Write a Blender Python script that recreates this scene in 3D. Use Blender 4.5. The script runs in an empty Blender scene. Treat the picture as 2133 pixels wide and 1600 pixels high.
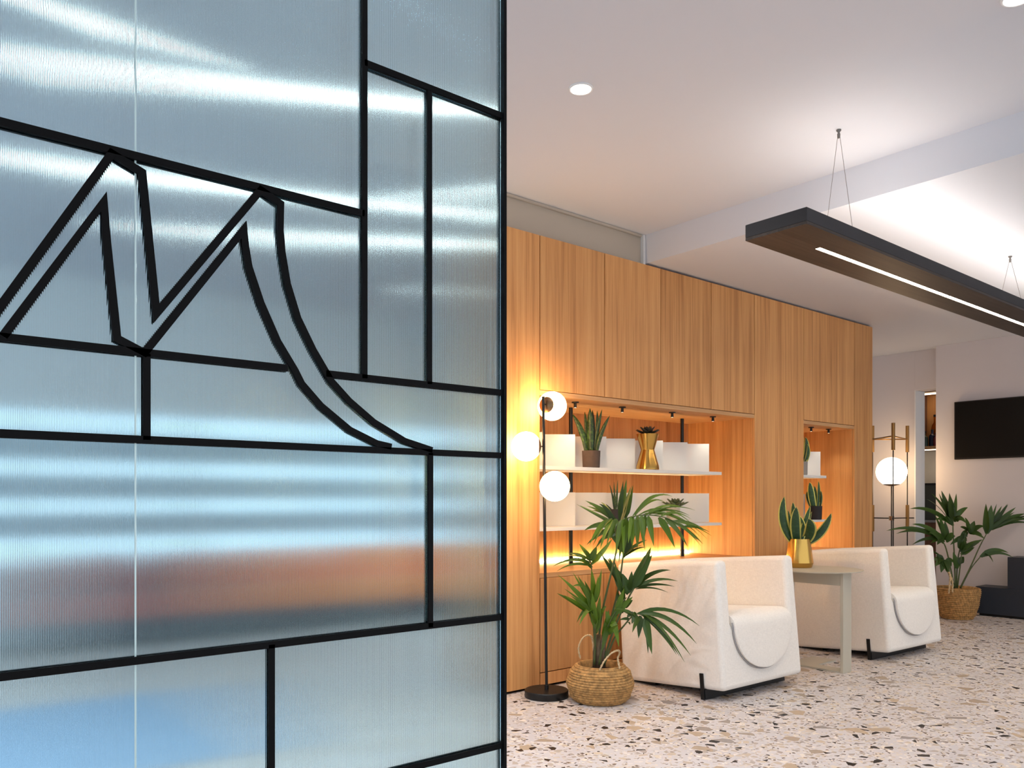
import bpy, bmesh, math, random
from mathutils import Vector, Matrix

# ------------------------------------------------------------------ camera, world, exposure
SC = bpy.context.scene
COL = SC.collection
W_PX, H_PX = 2133.0, 1600.0
VPA, VPB, CX, HY, EYE = 3110.0, -330.0, 1066.5, 1040.0, 1.05
F = math.sqrt((VPA - CX) * (CX - VPB))
TH = math.atan((CX - VPB) / F)
cam = bpy.data.cameras.new('camera')
cam.sensor_width = 36.0
cam.lens = F / W_PX * 36.0
cam.shift_y = (HY - H_PX / 2) / W_PX
cam.clip_start = 0.02
camo = bpy.data.objects.new('camera', cam)
camo.location = (0, 0, EYE)
camo.rotation_euler = (math.pi / 2, 0, -TH)
COL.objects.link(camo)
SC.camera = camo

world = bpy.data.worlds.new('world')
SC.world = world
world.use_nodes = True
_bg = world.node_tree.nodes['Background']
_bg.inputs[0].default_value = (0.84, 0.92, 1.0, 1)
_bg.inputs[1].default_value = 0.9

SC.view_settings.view_transform = 'Standard'
SC.view_settings.look = 'None'
SC.view_settings.gamma = 1.0
SC.view_settings.use_curve_mapping = False
SC.view_settings.exposure = 0.62
SC.cycles.use_denoising = True
SC.cycles.caustics_reflective = False
SC.cycles.caustics_refractive = False
SC.cycles.use_adaptive_sampling = True
SC.cycles.adaptive_threshold = 0.04
SC.cycles.adaptive_min_samples = 16
SC.cycles.max_bounces = 9
SC.cycles.diffuse_bounces = 5
SC.cycles.glossy_bounces = 4
SC.cycles.transmission_bounces = 8
SC.cycles.sample_clamp_indirect = 25.0

def area(name, loc, rot, sx, sy, power, color):
    l = bpy.data.lights.new(name, 'AREA'); l.shape = 'RECTANGLE'
    l.size = sx; l.size_y = sy; l.energy = power; l.color = color
    o = bpy.data.objects.new(name, l); o.location = loc; o.rotation_euler = rot
    COL.objects.link(o); return o
# daylight entering through the glazed shop front behind the photographer
area('daylight_front', (3.5, -3.3, 1.45), (math.radians(-90), 0, 0), 9.0, 2.3, 370, (0.76, 0.88, 1.0))

# ------------------------------------------------------------------ pixel helpers (measuring only)
_ax = (math.sin(TH), math.cos(TH)); _rt = (math.cos(TH), -math.sin(TH))
def ray(px, py):
    k = (px - CX) / F
    return Vector((_ax[0] + _rt[0] * k, _ax[1] + _rt[1] * k, -(py - HY) / F))
EYEV = Vector((0, 0, EYE))
def on_y(px, py, y): r = ray(px, py); return EYEV + r * (y / r.y)
def on_x(px, py, x): r = ray(px, py); return EYEV + r * (x / r.x)
def on_z(px, py, z): r = ray(px, py); return EYEV + r * ((z - EYE) / r.z)
def on_d(px, py, d): return EYEV + ray(px, py) * d

# ------------------------------------------------------------------ materials
MATS = {}
def new_mat(name):
    m = bpy.data.materials.new(name); m.use_nodes = True
    nt = m.node_tree
    for n in list(nt.nodes): nt.nodes.remove(n)
    out = nt.nodes.new('ShaderNodeOutputMaterial')
    MATS[name] = m
    return m, nt, out
class NT:
    def __init__(s, nt): s.nt = nt
    def n(s, t, **kw):
        x = s.nt.nodes.new(t)
        for k, v in kw.items(): setattr(x, k, v)
        return x
    def link(s, a, b): s.nt.links.new(a, b)
    def math(s, op, a, b=None, c=None):
        x = s.n('ShaderNodeMath', operation=op)
        for i, v in enumerate((a, b, c)):
            if v is None: continue
            if isinstance(v, (int, float)): x.inputs[i].default_value = v
            else: s.link(v, x.inputs[i])
        return x.outputs[0]
    def mix(s, fac, a, b, blend='MIX'):
        x = s.n('ShaderNodeMix', data_type='RGBA', blend_type=blend)
        for i, v in ((0, fac), (6, a), (7, b)):
            if isinstance(v, (int, float)): x.inputs[i].default_value = v
            elif isinstance(v, tuple): x.inputs[i].default_value = v if len(v) == 4 else v + (1,)
            else: s.link(v, x.inputs[i])
        return x.outputs[2]
    def ramp(s, fac, stops, interp='LINEAR'):
        x = s.n('ShaderNodeValToRGB'); x.color_ramp.interpolation = interp
        e = x.color_ramp.elements
        while len(e) < len(stops): e.new(0.5)
        for i, (p, c) in enumerate(stops):
            e[i].position = p; e[i].color = c if len(c) == 4 else c + (1,)
        s.link(fac, x.inputs[0]); return x.outputs[0]
    def mapping(s, vec, scale, loc=(0, 0, 0)):
        x = s.n('ShaderNodeMapping'); x.inputs['Scale'].default_value = scale; x.inputs['Location'].default_value = loc
        s.link(vec, x.inputs[0]); return x.outputs[0]
def srgb(r, g, b):
    f = lambda c: (c / 255 / 12.92) if c / 255 <= 0.04045 else ((c / 255 + 0.055) / 1.055) ** 2.4
    return (f(r), f(g), f(b))
def principled(name, col, rough=0.5, metal=0.0, spec=0.5, bump=None, noise=None, coat=0.0):
    m, nt, out = new_mat(name); N = NT(nt)
    b = N.n('ShaderNodeBsdfPrincipled')
    b.inputs['Roughness'].default_value = rough; b.inputs['Metallic'].default_value = metal
    b.inputs['Specular IOR Level'].default_value = spec
    if coat: b.inputs['Coat Weight'].default_value = coat
    b.inputs['Base Color'].default_value = tuple(col) + (1,)
    geo = N.n('ShaderNodeNewGeometry')
    if noise:
        sc, amt = noise
        t = N.n('ShaderNodeTexNoise'); t.inputs['Scale'].default_value = sc; t.inputs['Detail'].default_value = 4
        N.link(geo.outputs['Position'], t.inputs['Vector'])
        lo = tuple(c * (1 - amt) for c in col); hi = tuple(min(1, c * (1 + amt)) for c in col)
        N.link(N.ramp(t.outputs[0], [(0.3, lo), (0.7, hi)]), b.inputs['Base Color'])
    if bump:
        sc, st = bump
        t = N.n('ShaderNodeTexNoise'); t.inputs['Scale'].default_value = sc; t.inputs['Detail'].default_value = 3
        N.link(geo.outputs['Position'], t.inputs['Vector'])
        bp = N.n('ShaderNodeBump'); bp.inputs['Strength'].default_value = st; bp.inputs['Distance'].default_value = 0.002
        N.link(t.outputs[0], bp.inputs['Height']); N.link(bp.outputs[0], b.inputs['Normal'])
    N.link(b.outputs[0], out.inputs[0]); return m
def emit(name, col, s):
    m, nt, out = new_mat(name); N = NT(nt)
    e = N.n('ShaderNodeEmission'); e.inputs[0].default_value = tuple(col) + (1,); e.inputs[1].default_value = s
    N.link(e.outputs[0], out.inputs[0]); return m

def wood(name, dark, mid, light, rough=0.45, horiz=False):
    m, nt, out = new_mat(name); N = NT(nt)
    geo = N.n('ShaderNodeNewGeometry'); oi = N.n('ShaderNodeObjectInfo')
    off = N.n('ShaderNodeCombineXYZ')
    N.link(N.math('MULTIPLY', oi.outputs['Random'], 37.0), off.inputs[0]); N.link(N.math('MULTIPLY', oi.outputs['Random'], 91.0), off.inputs[2])
    add = N.n('ShaderNodeVectorMath', operation='ADD'); N.link(geo.outputs['Position'], add.inputs[0]); N.link(off.outputs[0], add.inputs[1])
    v = N.mapping(add.outputs[0], (1.0, 9.0, 9.0) if horiz else (9.0, 9.0, 0.45))
    # warped broad figure
    w = N.n('ShaderNodeTexNoise'); w.inputs['Scale'].default_value = 1.2; w.inputs['Detail'].default_value = 5; w.inputs['Distortion'].default_value = 1.2
    N.link(v, w.inputs['Vector'])
    v2 = N.mapping(add.outputs[0], (3.0, 150.0, 150.0) if horiz else (150.0, 150.0, 3.0))
    g = N.n('ShaderNodeTexNoise'); g.inputs['Scale'].default_value = 1.0; g.inputs['Detail'].default_value = 6; g.inputs['Roughness'].default_value = 0.65
    N.link(v2, g.inputs['Vector'])
    v3 = N.mapping(add.outputs[0], (2.0, 45.0, 45.0) if horiz else (45.0, 45.0, 0.8))
    g2 = N.n('ShaderNodeTexNoise'); g2.inputs['Scale'].default_value = 1.0; g2.inputs['Detail'].default_value = 4; g2.inputs['Distortion'].default_value = 0.6
    N.link(v3, g2.inputs['Vector'])
    s = N.math('ADD', N.math('MULTIPLY', w.outputs[0], 0.40), N.math('ADD', N.math('MULTIPLY', g.outputs[0], 0.38), N.math('MULTIPLY', g2.outputs[0], 0.42)))
    c = N.ramp(s, [(0.40, dark), (0.60, mid), (0.80, light)])
    hs = N.n('ShaderNodeHueSaturation'); N.link(c, hs.inputs['Color'])
    N.link(N.math('ADD', N.math('MULTIPLY', oi.outputs['Random'], 0.16), 0.92), hs.inputs['Value'])
    b = N.n('ShaderNodeBsdfPrincipled'); b.inputs['Roughness'].default_value = rough; b.inputs['Specular IOR Level'].default_value = 0.35
    N.link(hs.outputs[0], b.inputs['Base Color'])
    bp = N.n('ShaderNodeBump'); bp.inputs['Strength'].default_value = 0.12; bp.inputs['Distance'].default_value = 0.001
    N.link(g.outputs[0], bp.inputs['Height']); N.link(bp.outputs[0], b.inputs['Normal'])
    N.link(b.outputs[0], out.inputs[0]); return m

def terrazzo(name):
    m, nt, out = new_mat(name); N = NT(nt)
    geo = N.n('ShaderNodeNewGeometry'); P = geo.outputs['Position']
    # slight warp so chips are irregular
    wn = N.n('ShaderNodeTexNoise'); wn.inputs['Scale'].default_value = 30; N.link(P, wn.inputs['Vector'])
    wv = N.n('ShaderNodeVectorMath', operation='MULTIPLY_ADD')
    N.link(wn.outputs['Color'], wv.inputs[0]); wv.inputs[1].default_value = (0.012, 0.012, 0); N.link(P, wv.inputs[2])
    base = N.n('ShaderNodeTexNoise'); base.inputs['Scale'].default_value = 3.0; base.inputs['Detail'].default_value = 3; N.link(P, base.inputs['Vector'])
    col = N.ramp(base.outputs[0], [(0.3, srgb(196, 191, 192)), (0.7, srgb(209, 204, 204))])
    layers = [  # scale, edge threshold, keep fraction, colour stops, seed
        (60, 0.08, 0.46, [(0.0, srgb(226, 216, 206)), (0.4, srgb(198, 184, 170)), (0.7, srgb(172, 160, 152)), (1.0, srgb(232, 224, 214))], 1.7),
        (30, 0.08, 0.34, [(0.0, srgb(228, 218, 206)), (0.35, srgb(206, 190, 170)), (0.6, srgb(166, 156, 150)), (1.0, srgb(212, 194, 170))], 5.1),
        (56, 0.15, 0.17, [(0.0, srgb(66, 56, 50)), (1.0, srgb(130, 110, 96))], 9.3),
        (12, 0.14, 0.20, [(0.0, srgb(190, 168, 142)), (0.5, srgb(172, 154, 134)), (1.0, srgb(148, 142, 140))], 3.3),
        (18, 0.20, 0.19, [(0.0, srgb(24, 20, 20)), (1.0, srgb(44, 38, 36))], 7.7),
    ]
    for sc, thr, keep, stops, seed in layers:
        mv = N.mapping(wv.outputs[0], (1, 1, 0), (seed, seed * 2.3, 0))
        v1 = N.n('ShaderNodeTexVoronoi', feature='F1', voronoi_dimensions='2D'); v1.inputs['Scale'].default_value = sc; N.link(mv, v1.inputs['Vector'])
        ve = N.n('ShaderNodeTexVoronoi', feature='DISTANCE_TO_EDGE', voronoi_dimensions='2D'); ve.inputs['Scale'].default_value = sc; N.link(mv, ve.inputs['Vector'])
        sep = N.n('ShaderNodeSeparateColor'); N.link(v1.outputs['Color'], sep.inputs[0])
        inside = N.math('GREATER_THAN', ve.outputs['Distance'], N.math('MULTIPLY_ADD', sep.outputs[2], 0.16, thr))
        kept = N.math('LESS_THAN', sep.outputs[0], keep)
        cc = N.ramp(sep.outputs[1], stops)
        col = N.mix(N.math('MULTIPLY', inside, kept), col, cc)
    b = N.n('ShaderNodeBsdfPrincipled'); b.inputs['Roughness'].default_value = 0.42; b.inputs['Specular IOR Level'].default_value = 0.35
    N.link(col, b.inputs['Base Color']); N.link(b.outputs[0], out.inputs[0]); return m

def leafmat(name, base, tip, margin=None, band=None, rough=0.38, trans=0.25):
    m, nt, out = new_mat(name); N = NT(nt)
    uv = N.n('ShaderNodeUVMap'); sp = N.n('ShaderNodeSeparateXYZ'); N.link(uv.outputs[0], sp.inputs[0])
    oi = N.n('ShaderNodeObjectInfo'); geo = N.n('ShaderNodeNewGeometry')
    c = N.mix(sp.outputs[1], base, tip)
    st = N.n('ShaderNodeTexNoise', noise_dimensions='2D'); st.inputs['Scale'].default_value = 1.0; st.inputs['Detail'].default_value = 3
    N.link(N.mapping(uv.outputs[0], (18, 1.2, 1)), st.inputs['Vector'])
    c = N.mix(0.35, c, N.ramp(st.outputs[0], [(0.3, tuple(x * 0.5 for x in base)), (0.75, tuple(min(1, x * 1.9) for x in tip))]))
    if band:
        n2 = N.n('ShaderNodeTexNoise', noise_dimensions='2D'); n2.inputs['Scale'].default_value = 1.0; n2.inputs['Detail'].default_value = 2; n2.inputs['Distortion'].default_value = 0.5
        N.link(N.mapping(uv.outputs[0], (3, 16, 1)), n2.inputs['Vector'])
        c = N.mix(N.ramp(n2.outputs[0], [(0.48, (0, 0, 0)), (0.6, (0.6, 0.6, 0.6))]), c, band)
    if margin:
        d = N.math('ABSOLUTE', N.math('SUBTRACT', sp.outputs[0], 0.5))
        c = N.mix(N.math('GREATER_THAN', d, 0.37), c, margin)
    hs = N.n('ShaderNodeHueSaturation'); N.link(c, hs.inputs['Color'])
    N.link(N.math('ADD', N.math('MULTIPLY', oi.outputs['Random'], 0.7), 0.65), hs.inputs['Value'])
    b = N.n('ShaderNodeBsdfPrincipled'); b.inputs['Roughness'].default_value = rough; b.inputs['Specular IOR Level'].default_value = 0.4
    N.link(hs.outputs[0], b.inputs['Base Color'])
    t = N.n('ShaderNodeBsdfTranslucent'); N.link(hs.outputs[0], t.inputs[0])
    ms = N.n('ShaderNodeMixShader'); ms.inputs[0].default_value = trans
    N.link(b.outputs[0], ms.inputs[1]); N.link(t.outputs[0], ms.inputs[2]); N.link(ms.outputs[0], out.inputs[0]); return m

def fabric(name, col):
    m, nt, out = new_mat(name); N = NT(nt)
    geo = N.n('ShaderNodeNewGeometry'); P = geo.outputs['Position']
    a = N.n('ShaderNodeTexNoise'); a.inputs['Scale'].default_value = 1; a.inputs['Detail'].default_value = 2; N.link(N.mapping(P, (420, 420, 60)), a.inputs['Vector'])
    c = N.n('ShaderNodeTexNoise'); c.inputs['Scale'].default_value = 1; c.inputs['Detail'].default_value = 2; N.link(N.mapping(P, (60, 60, 420)), c.inputs['Vector'])
    s = N.math('MULTIPLY', N.math('ADD', a.outputs[0], c.outputs[0]), 0.5)
    col2 = N.ramp(s, [(0.35, tuple(x * 0.92 for x in col)), (0.65, tuple(min(1, x * 1.06) for x in col))])
    b = N.n('ShaderNodeBsdfPrincipled'); b.inputs['Roughness'].default_value = 0.9; b.inputs['Specular IOR Level'].default_value = 0.2
    b.inputs['Sheen Weight'].default_value = 0.15
    N.link(col2, b.inputs['Base Color'])
    bp = N.n('ShaderNodeBump'); bp.inputs['Strength'].default_value = 0.25; bp.inputs['Distance'].default_value = 0.001
    N.link(s, bp.inputs['Height']); N.link(bp.outputs[0], b.inputs['Normal'])
    N.link(b.outputs[0], out.inputs[0]); return m

def glass(name, col, rough, ior=1.5):
    m, nt, out = new_mat(name); N = NT(nt)
    g = N.n('ShaderNodeBsdfGlass'); g.inputs[0].default_value = tuple(col) + (1,); g.inputs['Roughness'].default_value = rough; g.inputs['IOR'].default_value = ior
    N.link(g.outputs[0], out.inputs[0]); return m

wood('oak', srgb(168, 112, 64), srgb(208, 151, 94), srgb(224, 172, 114))
wood('oak_edge', srgb(180, 130, 80), srgb(200, 154, 108), srgb(214, 172, 126), horiz=True)
wood('brown_veneer', srgb(96, 66, 48), srgb(124, 88, 66), srgb(140, 104, 80))
terrazzo('terrazzo')
principled('ceiling_paint', srgb(206, 209, 217), 0.9, spec=0.2)
principled('wall_paint', srgb(208, 203, 204), 0.9, spec=0.2, noise=(1.5, 0.02))
principled('white_paint', srgb(226, 228, 230), 0.7, spec=0.3)
principled('shaded_greige', srgb(188, 178, 164), 0.85, spec=0.2)  # bulkhead tone: the shade under the ceiling is put into this colour
principled('shadow_gap', srgb(24, 18, 14), 0.9, spec=0.1)
principled('black_metal', srgb(20, 20, 21), 0.42, spec=0.4)
principled('bar_black', srgb(12, 12, 14), 0.7, spec=0.15)
principled('pendant_black', srgb(44, 43, 46), 0.55, spec=0.35, noise=(9, 0.12))
wood('pendant_dark', srgb(40, 34, 30), srgb(56, 47, 42), srgb(74, 62, 55), horiz=True)
principled('gold', srgb(208, 164, 86), 0.2, metal=1.0)
principled('brass_dark', srgb(150, 116, 84), 0.35, metal=1.0)
principled('brass_sleeve', srgb(158, 118, 66), 0.4, metal=0.7)
principled('sand_metal', srgb(190, 184, 168), 0.5, spec=0.4)
principled('shelf_white', srgb(226, 225, 223), 0.55, spec=0.3)
principled('pot_brown', srgb(84, 68, 60), 0.85, bump=(60, 0.3), noise=(20, 0.15))
principled('pot_dark', srgb(44, 40, 42), 0.8, bump=(60, 0.3))
principled('pot_stone', srgb(190, 178, 160), 0.85, noise=(30, 0.1))
principled('pot_grey', srgb(150, 146, 140), 0.85)
principled('soil', srgb(52, 38, 30), 1.0, bump=(120, 1.0), noise=(80, 0.5))
principled('seagrass', srgb(178, 136, 82), 0.8, noise=(45, 0.42), bump=(300, 0.6))
principled('seagrass_rope', srgb(206, 180, 140), 0.85, noise=(120, 0.2), bump=(300, 0.6))
principled('stem_green', srgb(74, 88, 44), 0.5, noise=(14, 0.3))
principled('stem_brown', srgb(104, 88, 66), 0.8, noise=(40, 0.35), bump=(120, 0.6))
leafmat('palm_leaf', srgb(58, 88, 18), srgb(92, 120, 28))
leafmat('palm_leaf_dark', srgb(40, 62, 18), srgb(60, 86, 28))
leafmat('snake_leaf', srgb(30, 50, 24), srgb(36, 56, 28), band=srgb(78, 104, 44), trans=0.05)
leafmat('snake_leaf_gold', srgb(42, 72, 42), srgb(48, 78, 44), margin=srgb(214, 208, 110), band=srgb(64, 96, 54), trans=0.08)
leafmat('succulent_leaf', srgb(84, 106, 74), srgb(92, 98, 66), trans=0.05)
leafmat('succulent_dark', srgb(36, 50, 34), srgb(50, 40, 34), trans=0.03)
fabric('ivory_fabric', srgb(240, 235, 228))
principled('piping_grey', srgb(160, 158, 160), 0.9)
fabric('orange_fabric', srgb(238, 138, 52))
fabric('rust_fabric', srgb(178, 88, 70))
principled('navy_lacquer', srgb(44, 50, 60), 0.45, spec=0.4)
principled('screen', srgb(8, 8, 8), 0.45, spec=0.2)
principled('patch_blue', srgb(138, 160, 184), 0.95, noise=(12, 0.12))
principled('marble', srgb(220, 214, 204), 0.3, noise=(6, 0.06))
principled('steel', srgb(190, 192, 194), 0.3, metal=1.0)
principled('oven_glass', srgb(60, 66, 60), 0.08, spec=0.7)
principled('cable', srgb(120, 116, 112), 0.4, metal=0.6)
glass('reeded_glass', (0.81, 0.943, 0.988), 0.10)
def thin_glass(name, col):
    m, nt, out = new_mat(name); N = NT(nt)
    t = N.n('ShaderNodeBsdfTransparent'); t.inputs[0].default_value = tuple(col) + (1,)
    g_ = N.n('ShaderNodeBsdfGlossy'); g_.inputs['Roughness'].default_value = 0.02
    fr = N.n('ShaderNodeFresnel'); fr.inputs[0].default_value = 1.3
    ms = N.n('ShaderNodeMixShader'); N.link(fr.outputs[0], ms.inputs[0]); N.link(t.outputs[0], ms.inputs[1]); N.link(g_.outputs[0], ms.inputs[2]); N.link(ms.outputs[0], out.inputs[0])
thin_glass('clear_glass', (0.94, 0.97, 0.98))
glass('bottle_amber', (0.85, 0.55, 0.22), 0.02)
principled('bottle_blue', srgb(36, 44, 72), 0.2)
principled('bottle_green', srgb(40, 58, 44), 0.2)
principled('bottle_red', srgb(120, 50, 56), 0.25)
principled('louvre_blue', srgb(160, 178, 192), 0.6)
principled('seal', srgb(214, 240, 240), 0.25, spec=0.6)
emit('globe', (1.0, 0.60, 0.25), 21.0)
emit('globe_far', (1.0, 0.68, 0.38), 11.0)
emit('led_warm', (1.0, 0.78, 0.38), 52.0)
emit('led_line', (1.0, 0.82, 0.58), 42.0)
emit('line_far', (1.0, 0.95, 0.84), 7.0)
emit('led_up', (1.0, 0.92, 0.84), 8.0)
emit('downlight', (1.0, 0.90, 0.78), 16.0)
emit('downlight_far', (1.0, 0.93, 0.80), 190.0)
emit('spot_lens', (1.0, 0.85, 0.6), 2.0)
emit('bar_led', (1.0, 0.80, 0.55), 5.0)

# ------------------------------------------------------------------ mesh builder
class MB:
    def __init__(s): s.v = []; s.f = []; s.uv = {}; s.M = None
    def _add(s, vs):
        b = len(s.v)
        for p in vs:
            p = Vector(p)
            s.v.append(s.M @ p if s.M is not None else p)
        return b
    def box(s, a, b):
        x0, y0, z0 = a; x1, y1, z1 = b
        i = s._add([(x0, y0, z0), (x1, y0, z0), (x1, y1, z0), (x0, y1, z0), (x0, y0, z1), (x1, y0, z1), (x1, y1, z1), (x0, y1, z1)])
        s.f += [tuple(i + k for k in q) for q in ((3, 2, 1, 0), (4, 5, 6, 7), (0, 1, 5, 4), (1, 2, 6, 5), (2, 3, 7, 6), (3, 0, 4, 7))]
        return s
    def tube(s, pts, rad, n=8, cap=True):
        pts = [Vector(p) for p in pts]
        if not isinstance(rad, (list, tuple)): rad = [rad] * len(pts)
        t0 = (pts[1] - pts[0]).normalized()
        up = Vector((0, 0, 1)) if abs(t0.z) < 0.9 else Vector((1, 0, 0))
        nx = t0.cross(up).normalized(); rings = []
        for k, p in enumerate(pts):
            t = (pts[min(k + 1, len(pts) - 1)] - pts[max(k - 1, 0)]).normalized()
            nx = (nx - t * nx.dot(t)).normalized(); ny = t.cross(nx)
            rings.append(s._add([p + (nx * math.cos(2 * math.pi * j / n) + ny * math.sin(2 * math.pi * j / n)) * rad[k] for j in range(n)]))
        for a, b in zip(rings, rings[1:]):
            for j in range(n):
                j2 = (j + 1) % n; s.f.append((a + j, a + j2, b + j2, b + j))
        if cap:
            s.f.append(tuple(rings[0] + j for j in reversed(range(n)))); s.f.append(tuple(rings[-1] + j for j in range(n)))
        return s
    def lathe(s, prof, c=(0, 0, 0), n=32, axis=None, fn=None):
        # profile of (radius, height) revolved; axis optional direction
        c = Vector(c); az = Vector(axis).normalized() if axis else Vector((0, 0, 1))
        up = Vector((1, 0, 0)) if abs(az.x) < 0.9 else Vector((0, 1, 0))
        ax_ = up.cross(az).normalized(); ay_ = az.cross(ax_)
        if not axis: ax_, ay_ = Vector((1, 0, 0)), Vector((0, 1, 0))
        rings = []
        for k, (r, h) in enumerate(prof):
            if r < 1e-6: rings.append((s._add([c + az * h]), 1)); continue
            vs = []
            for j in range(n):
                t = 2 * math.pi * j / n; rr = r + (fn(k, t) if fn else 0)
                vs.append(c + (ax_ * math.cos(t) + ay_ * math.sin(t)) * rr + az * h)
            rings.append((s._add(vs), n))
        for (a, na), (b, nb) in zip(rings, rings[1:]):
            for j in range(n):
                j2 = (j + 1) % n
                if na == 1 and nb == 1: continue
                if na == 1: s.f.append((a, b + j2, b + j))
                elif nb == 1: s.f.append((a + j, a + j2, b))
                else: s.f.append((a + j, a + j2, b + j2, b + j))
        return s
    def prism(s, poly, y0, y1):
        # polygon in XZ extruded along Y
        n = len(poly)
        i = s._add([(x, y0, z) for x, z in poly] + [(x, y1, z) for x, z in poly])
        s.f.append(tuple(i + k for k in range(n))); s.f.append(tuple(i + n + k for k in reversed(range(n))))
        for k in range(n):
            k2 = (k + 1) % n; s.f.append((i + k2, i + k, i + n + k, i + n + k2))
        return s
    def prism_z(s, poly, z0, z1):
        n = len(poly)
        i = s._add([(x, y, z0) for x, y in poly] + [(x, y, z1) for x, y in poly])
        s.f.append(tuple(i + k for k in reversed(range(n)))); s.f.append(tuple(i + n + k for k in range(n)))
        for k in range(n):
            k2 = (k + 1) % n; s.f.append((i + k, i + k2, i + n + k2, i + n + k))
        return s
    def blade(s, p0, p1, p2, wfun, hint, n=9, fold=0.18):
        p0, p1, p2 = Vector(p0), Vector(p1), Vector(p2); hint = Vector(hint)
        start = len(s.v)
        for k in range(n + 1):
            t = k / n
            p = p0 * (1 - t) ** 2 + p1 * 2 * t * (1 - t) + p2 * t * t
            tg = ((p1 - p0) * (1 - t) + (p2 - p1) * t).normalized()
            sd = tg.cross(hint)
            sd = sd.normalized() if sd.length > 1e-4 else Vector((1, 0, 0))
            nn = sd.cross(tg).normalized(); w = max(wfun(t), 0.0004)
            b = s._add([p - sd * w + nn * w * fold, p, p + sd * w + nn * w * fold])
            s.uv[b] = (0, t); s.uv[b + 1] = (0.5, t); s.uv[b + 2] = (1, t)
        for k in range(n):
            b = start + 3 * k
            s.f += [(b, b + 1, b + 4, b + 3), (b + 1, b + 2, b + 5, b + 4)]
        return s
    def build(s, name, mat, parent=None, smooth=False, bevel=None, label=None, solid=None, autosm=None, sub=0, segs=3):
        o0 = Vector(parent['_o']) if parent is not None and '_o' in parent else Vector((0, 0, 0))
        me = bpy.data.meshes.new(name)
        me.from_pydata([tuple(p - o0) for p in s.v], [], s.f)
        me.materials.append(MATS[mat])
        if s.uv:
            ul = me.uv_layers.new(name='UVMap')
            for l in me.loops: ul.data[l.index].uv = s.uv.get(l.vertex_index, (0.5, 0.5))
        if smooth:
            for p in me.polygons: p.use_smooth = True
            if autosm: me.set_sharp_from_angle(angle=math.radians(autosm))
        me.update()
        o = bpy.data.objects.new(name, me); COL.objects.link(o)
        if parent is not None: o.parent = parent; o['_o'] = tuple(o0)
        if label: o['label'] = label
        if solid:
            md = o.modifiers.new('solid', 'SOLIDIFY'); md.thickness = solid; md.offset = 0
        if bevel:
            md = o.modifiers.new('bevel', 'BEVEL'); md.width = bevel; md.segments = segs; md.limit_method = 'ANGLE'; md.angle_limit = math.radians(35)
        if sub:
            md = o.modifiers.new('sub', 'SUBSURF'); md.levels = sub; md.render_levels = sub
        return o
def tag(o, label, cat, group=None):
    o['label'] = label; o['category'] = cat
    if group: o['group'] = group
    return o
def thing(name, loc, label, cat, group=None):
    o = bpy.data.objects.new(name, None); o.empty_display_size = 0.05
    o.location = loc; o['_o'] = tuple(loc); COL.objects.link(o)
    return tag(o, label, cat, group)
def struct(o): o['kind'] = 'structure'; return o
def B(a, b): return MB().box(a, b)

# ------------------------------------------------------------------ the room
D = 3.37             # front plane of the oak wall
ZH, ZL = 2.71, 2.53  # high and low ceiling
XB = 3.893           # ceiling step
WX0, WX1 = 2.64, 6.775
struct(B((-6, -3.5, -0.1), (11, 7.0, 0)).build('floor', 'terrazzo'))
struct(B((-6, -3.5, ZH), (XB, 7.0, ZH + 0.12)).build('ceiling', 'ceiling_paint'))
struct(B((XB, -3.5, ZL), (11, 7.0, ZH + 0.12)).build('ceiling', 'ceiling_paint'))
struct(B((WX0, 3.415, 2.519), (XB - 0.002, 3.46, ZH - 0.001)).build('wall_bulkhead', 'shaded_greige'))
struct(B((WX0, 3.398, ZH - 0.016), (XB - 0.03, 3.414, ZH - 0.002)).build('trim_1', 'shaded_greige'))
struct(B((XB - 0.022, 3.39, 2.519), (XB - 0.003, 3.414, ZH - 0.002)).build('trim_2', 'white_paint'))

# end wall: TV wall, set-back part with the opening to the bar
XT, XR = 8.15, 8.28
opening_y0, opening_y1, opening_z = 3.40, 3.69, 2.14
we = struct(B((XT, -3.5, 0), (XT + 0.2, 3.43, ZL - 0.001)).build('wall_end', 'wall_paint'))
struct(B((XR, opening_y1, 0), (XR + 0.18, 7.0, ZL - 0.001)).build('wall_recess', 'wall_paint'))
struct(B((XR, 3.431, opening_z), (XR + 0.18, opening_y1 - 0.0005, ZL - 0.001)).build('wall_lintel', 'wall_paint'))
struct(B((XR - 0.004, opening_y1 - 0.012, 0), (XR + 0.2, opening_y1 - 0.001, opening_z - 0.001)).build('trim_3', 'white_paint'))

# oak cabinet wall: carcass plus single boards
wb = struct(B((WX0 + 0.004, 4.0, 0.0), (WX1 - 0.004, 4.04, 2.505)).build('wall_back', 'oak'))
Y1 = D + 0.02
N1x0, N1x1, N2x0, N2x1 = 2.988, 5.040, 5.692, 6.466
NZ0, NZ1 = 0.612, 1.657
g = 0.0027
def board(name, x0, x1, z0, z1, mat='oak'):
    return B((x0 + g, D, z0 + g), (x1 - g, Y1, z1 - g)).build(name, mat, wb, bevel=0.0012, segs=1)
board('wood_panel', WX0, N1x0, 0.012, 2.518)
for a, b in ((N1x0, 3.502), (3.502, 4.014), (4.014, 4.535), (4.535, N1x1)): board('cabinet_door', a, b, NZ1, 2.518)
board('wood_panel', N1x1, N2x0, 0.012, 2.518)
board('cabinet_door', N2x0, N2x1, NZ1, 2.518)
board('wood_panel', N2x1, WX1, 0.012, 2.518)
for a, b in ((N1x0, 3.494), (3.494, 4.014), (4.014, 4.535), (4.535, N1x1)): board('cabinet_door', a, b, 0.084, NZ0)
board('cabinet_door', N2x0, N2x1, 0.084, NZ0)
board('plinth', N1x0, N1x1, 0.012, 0.084); board('plinth', N2x0, N2x1, 0.012, 0.084)
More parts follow.
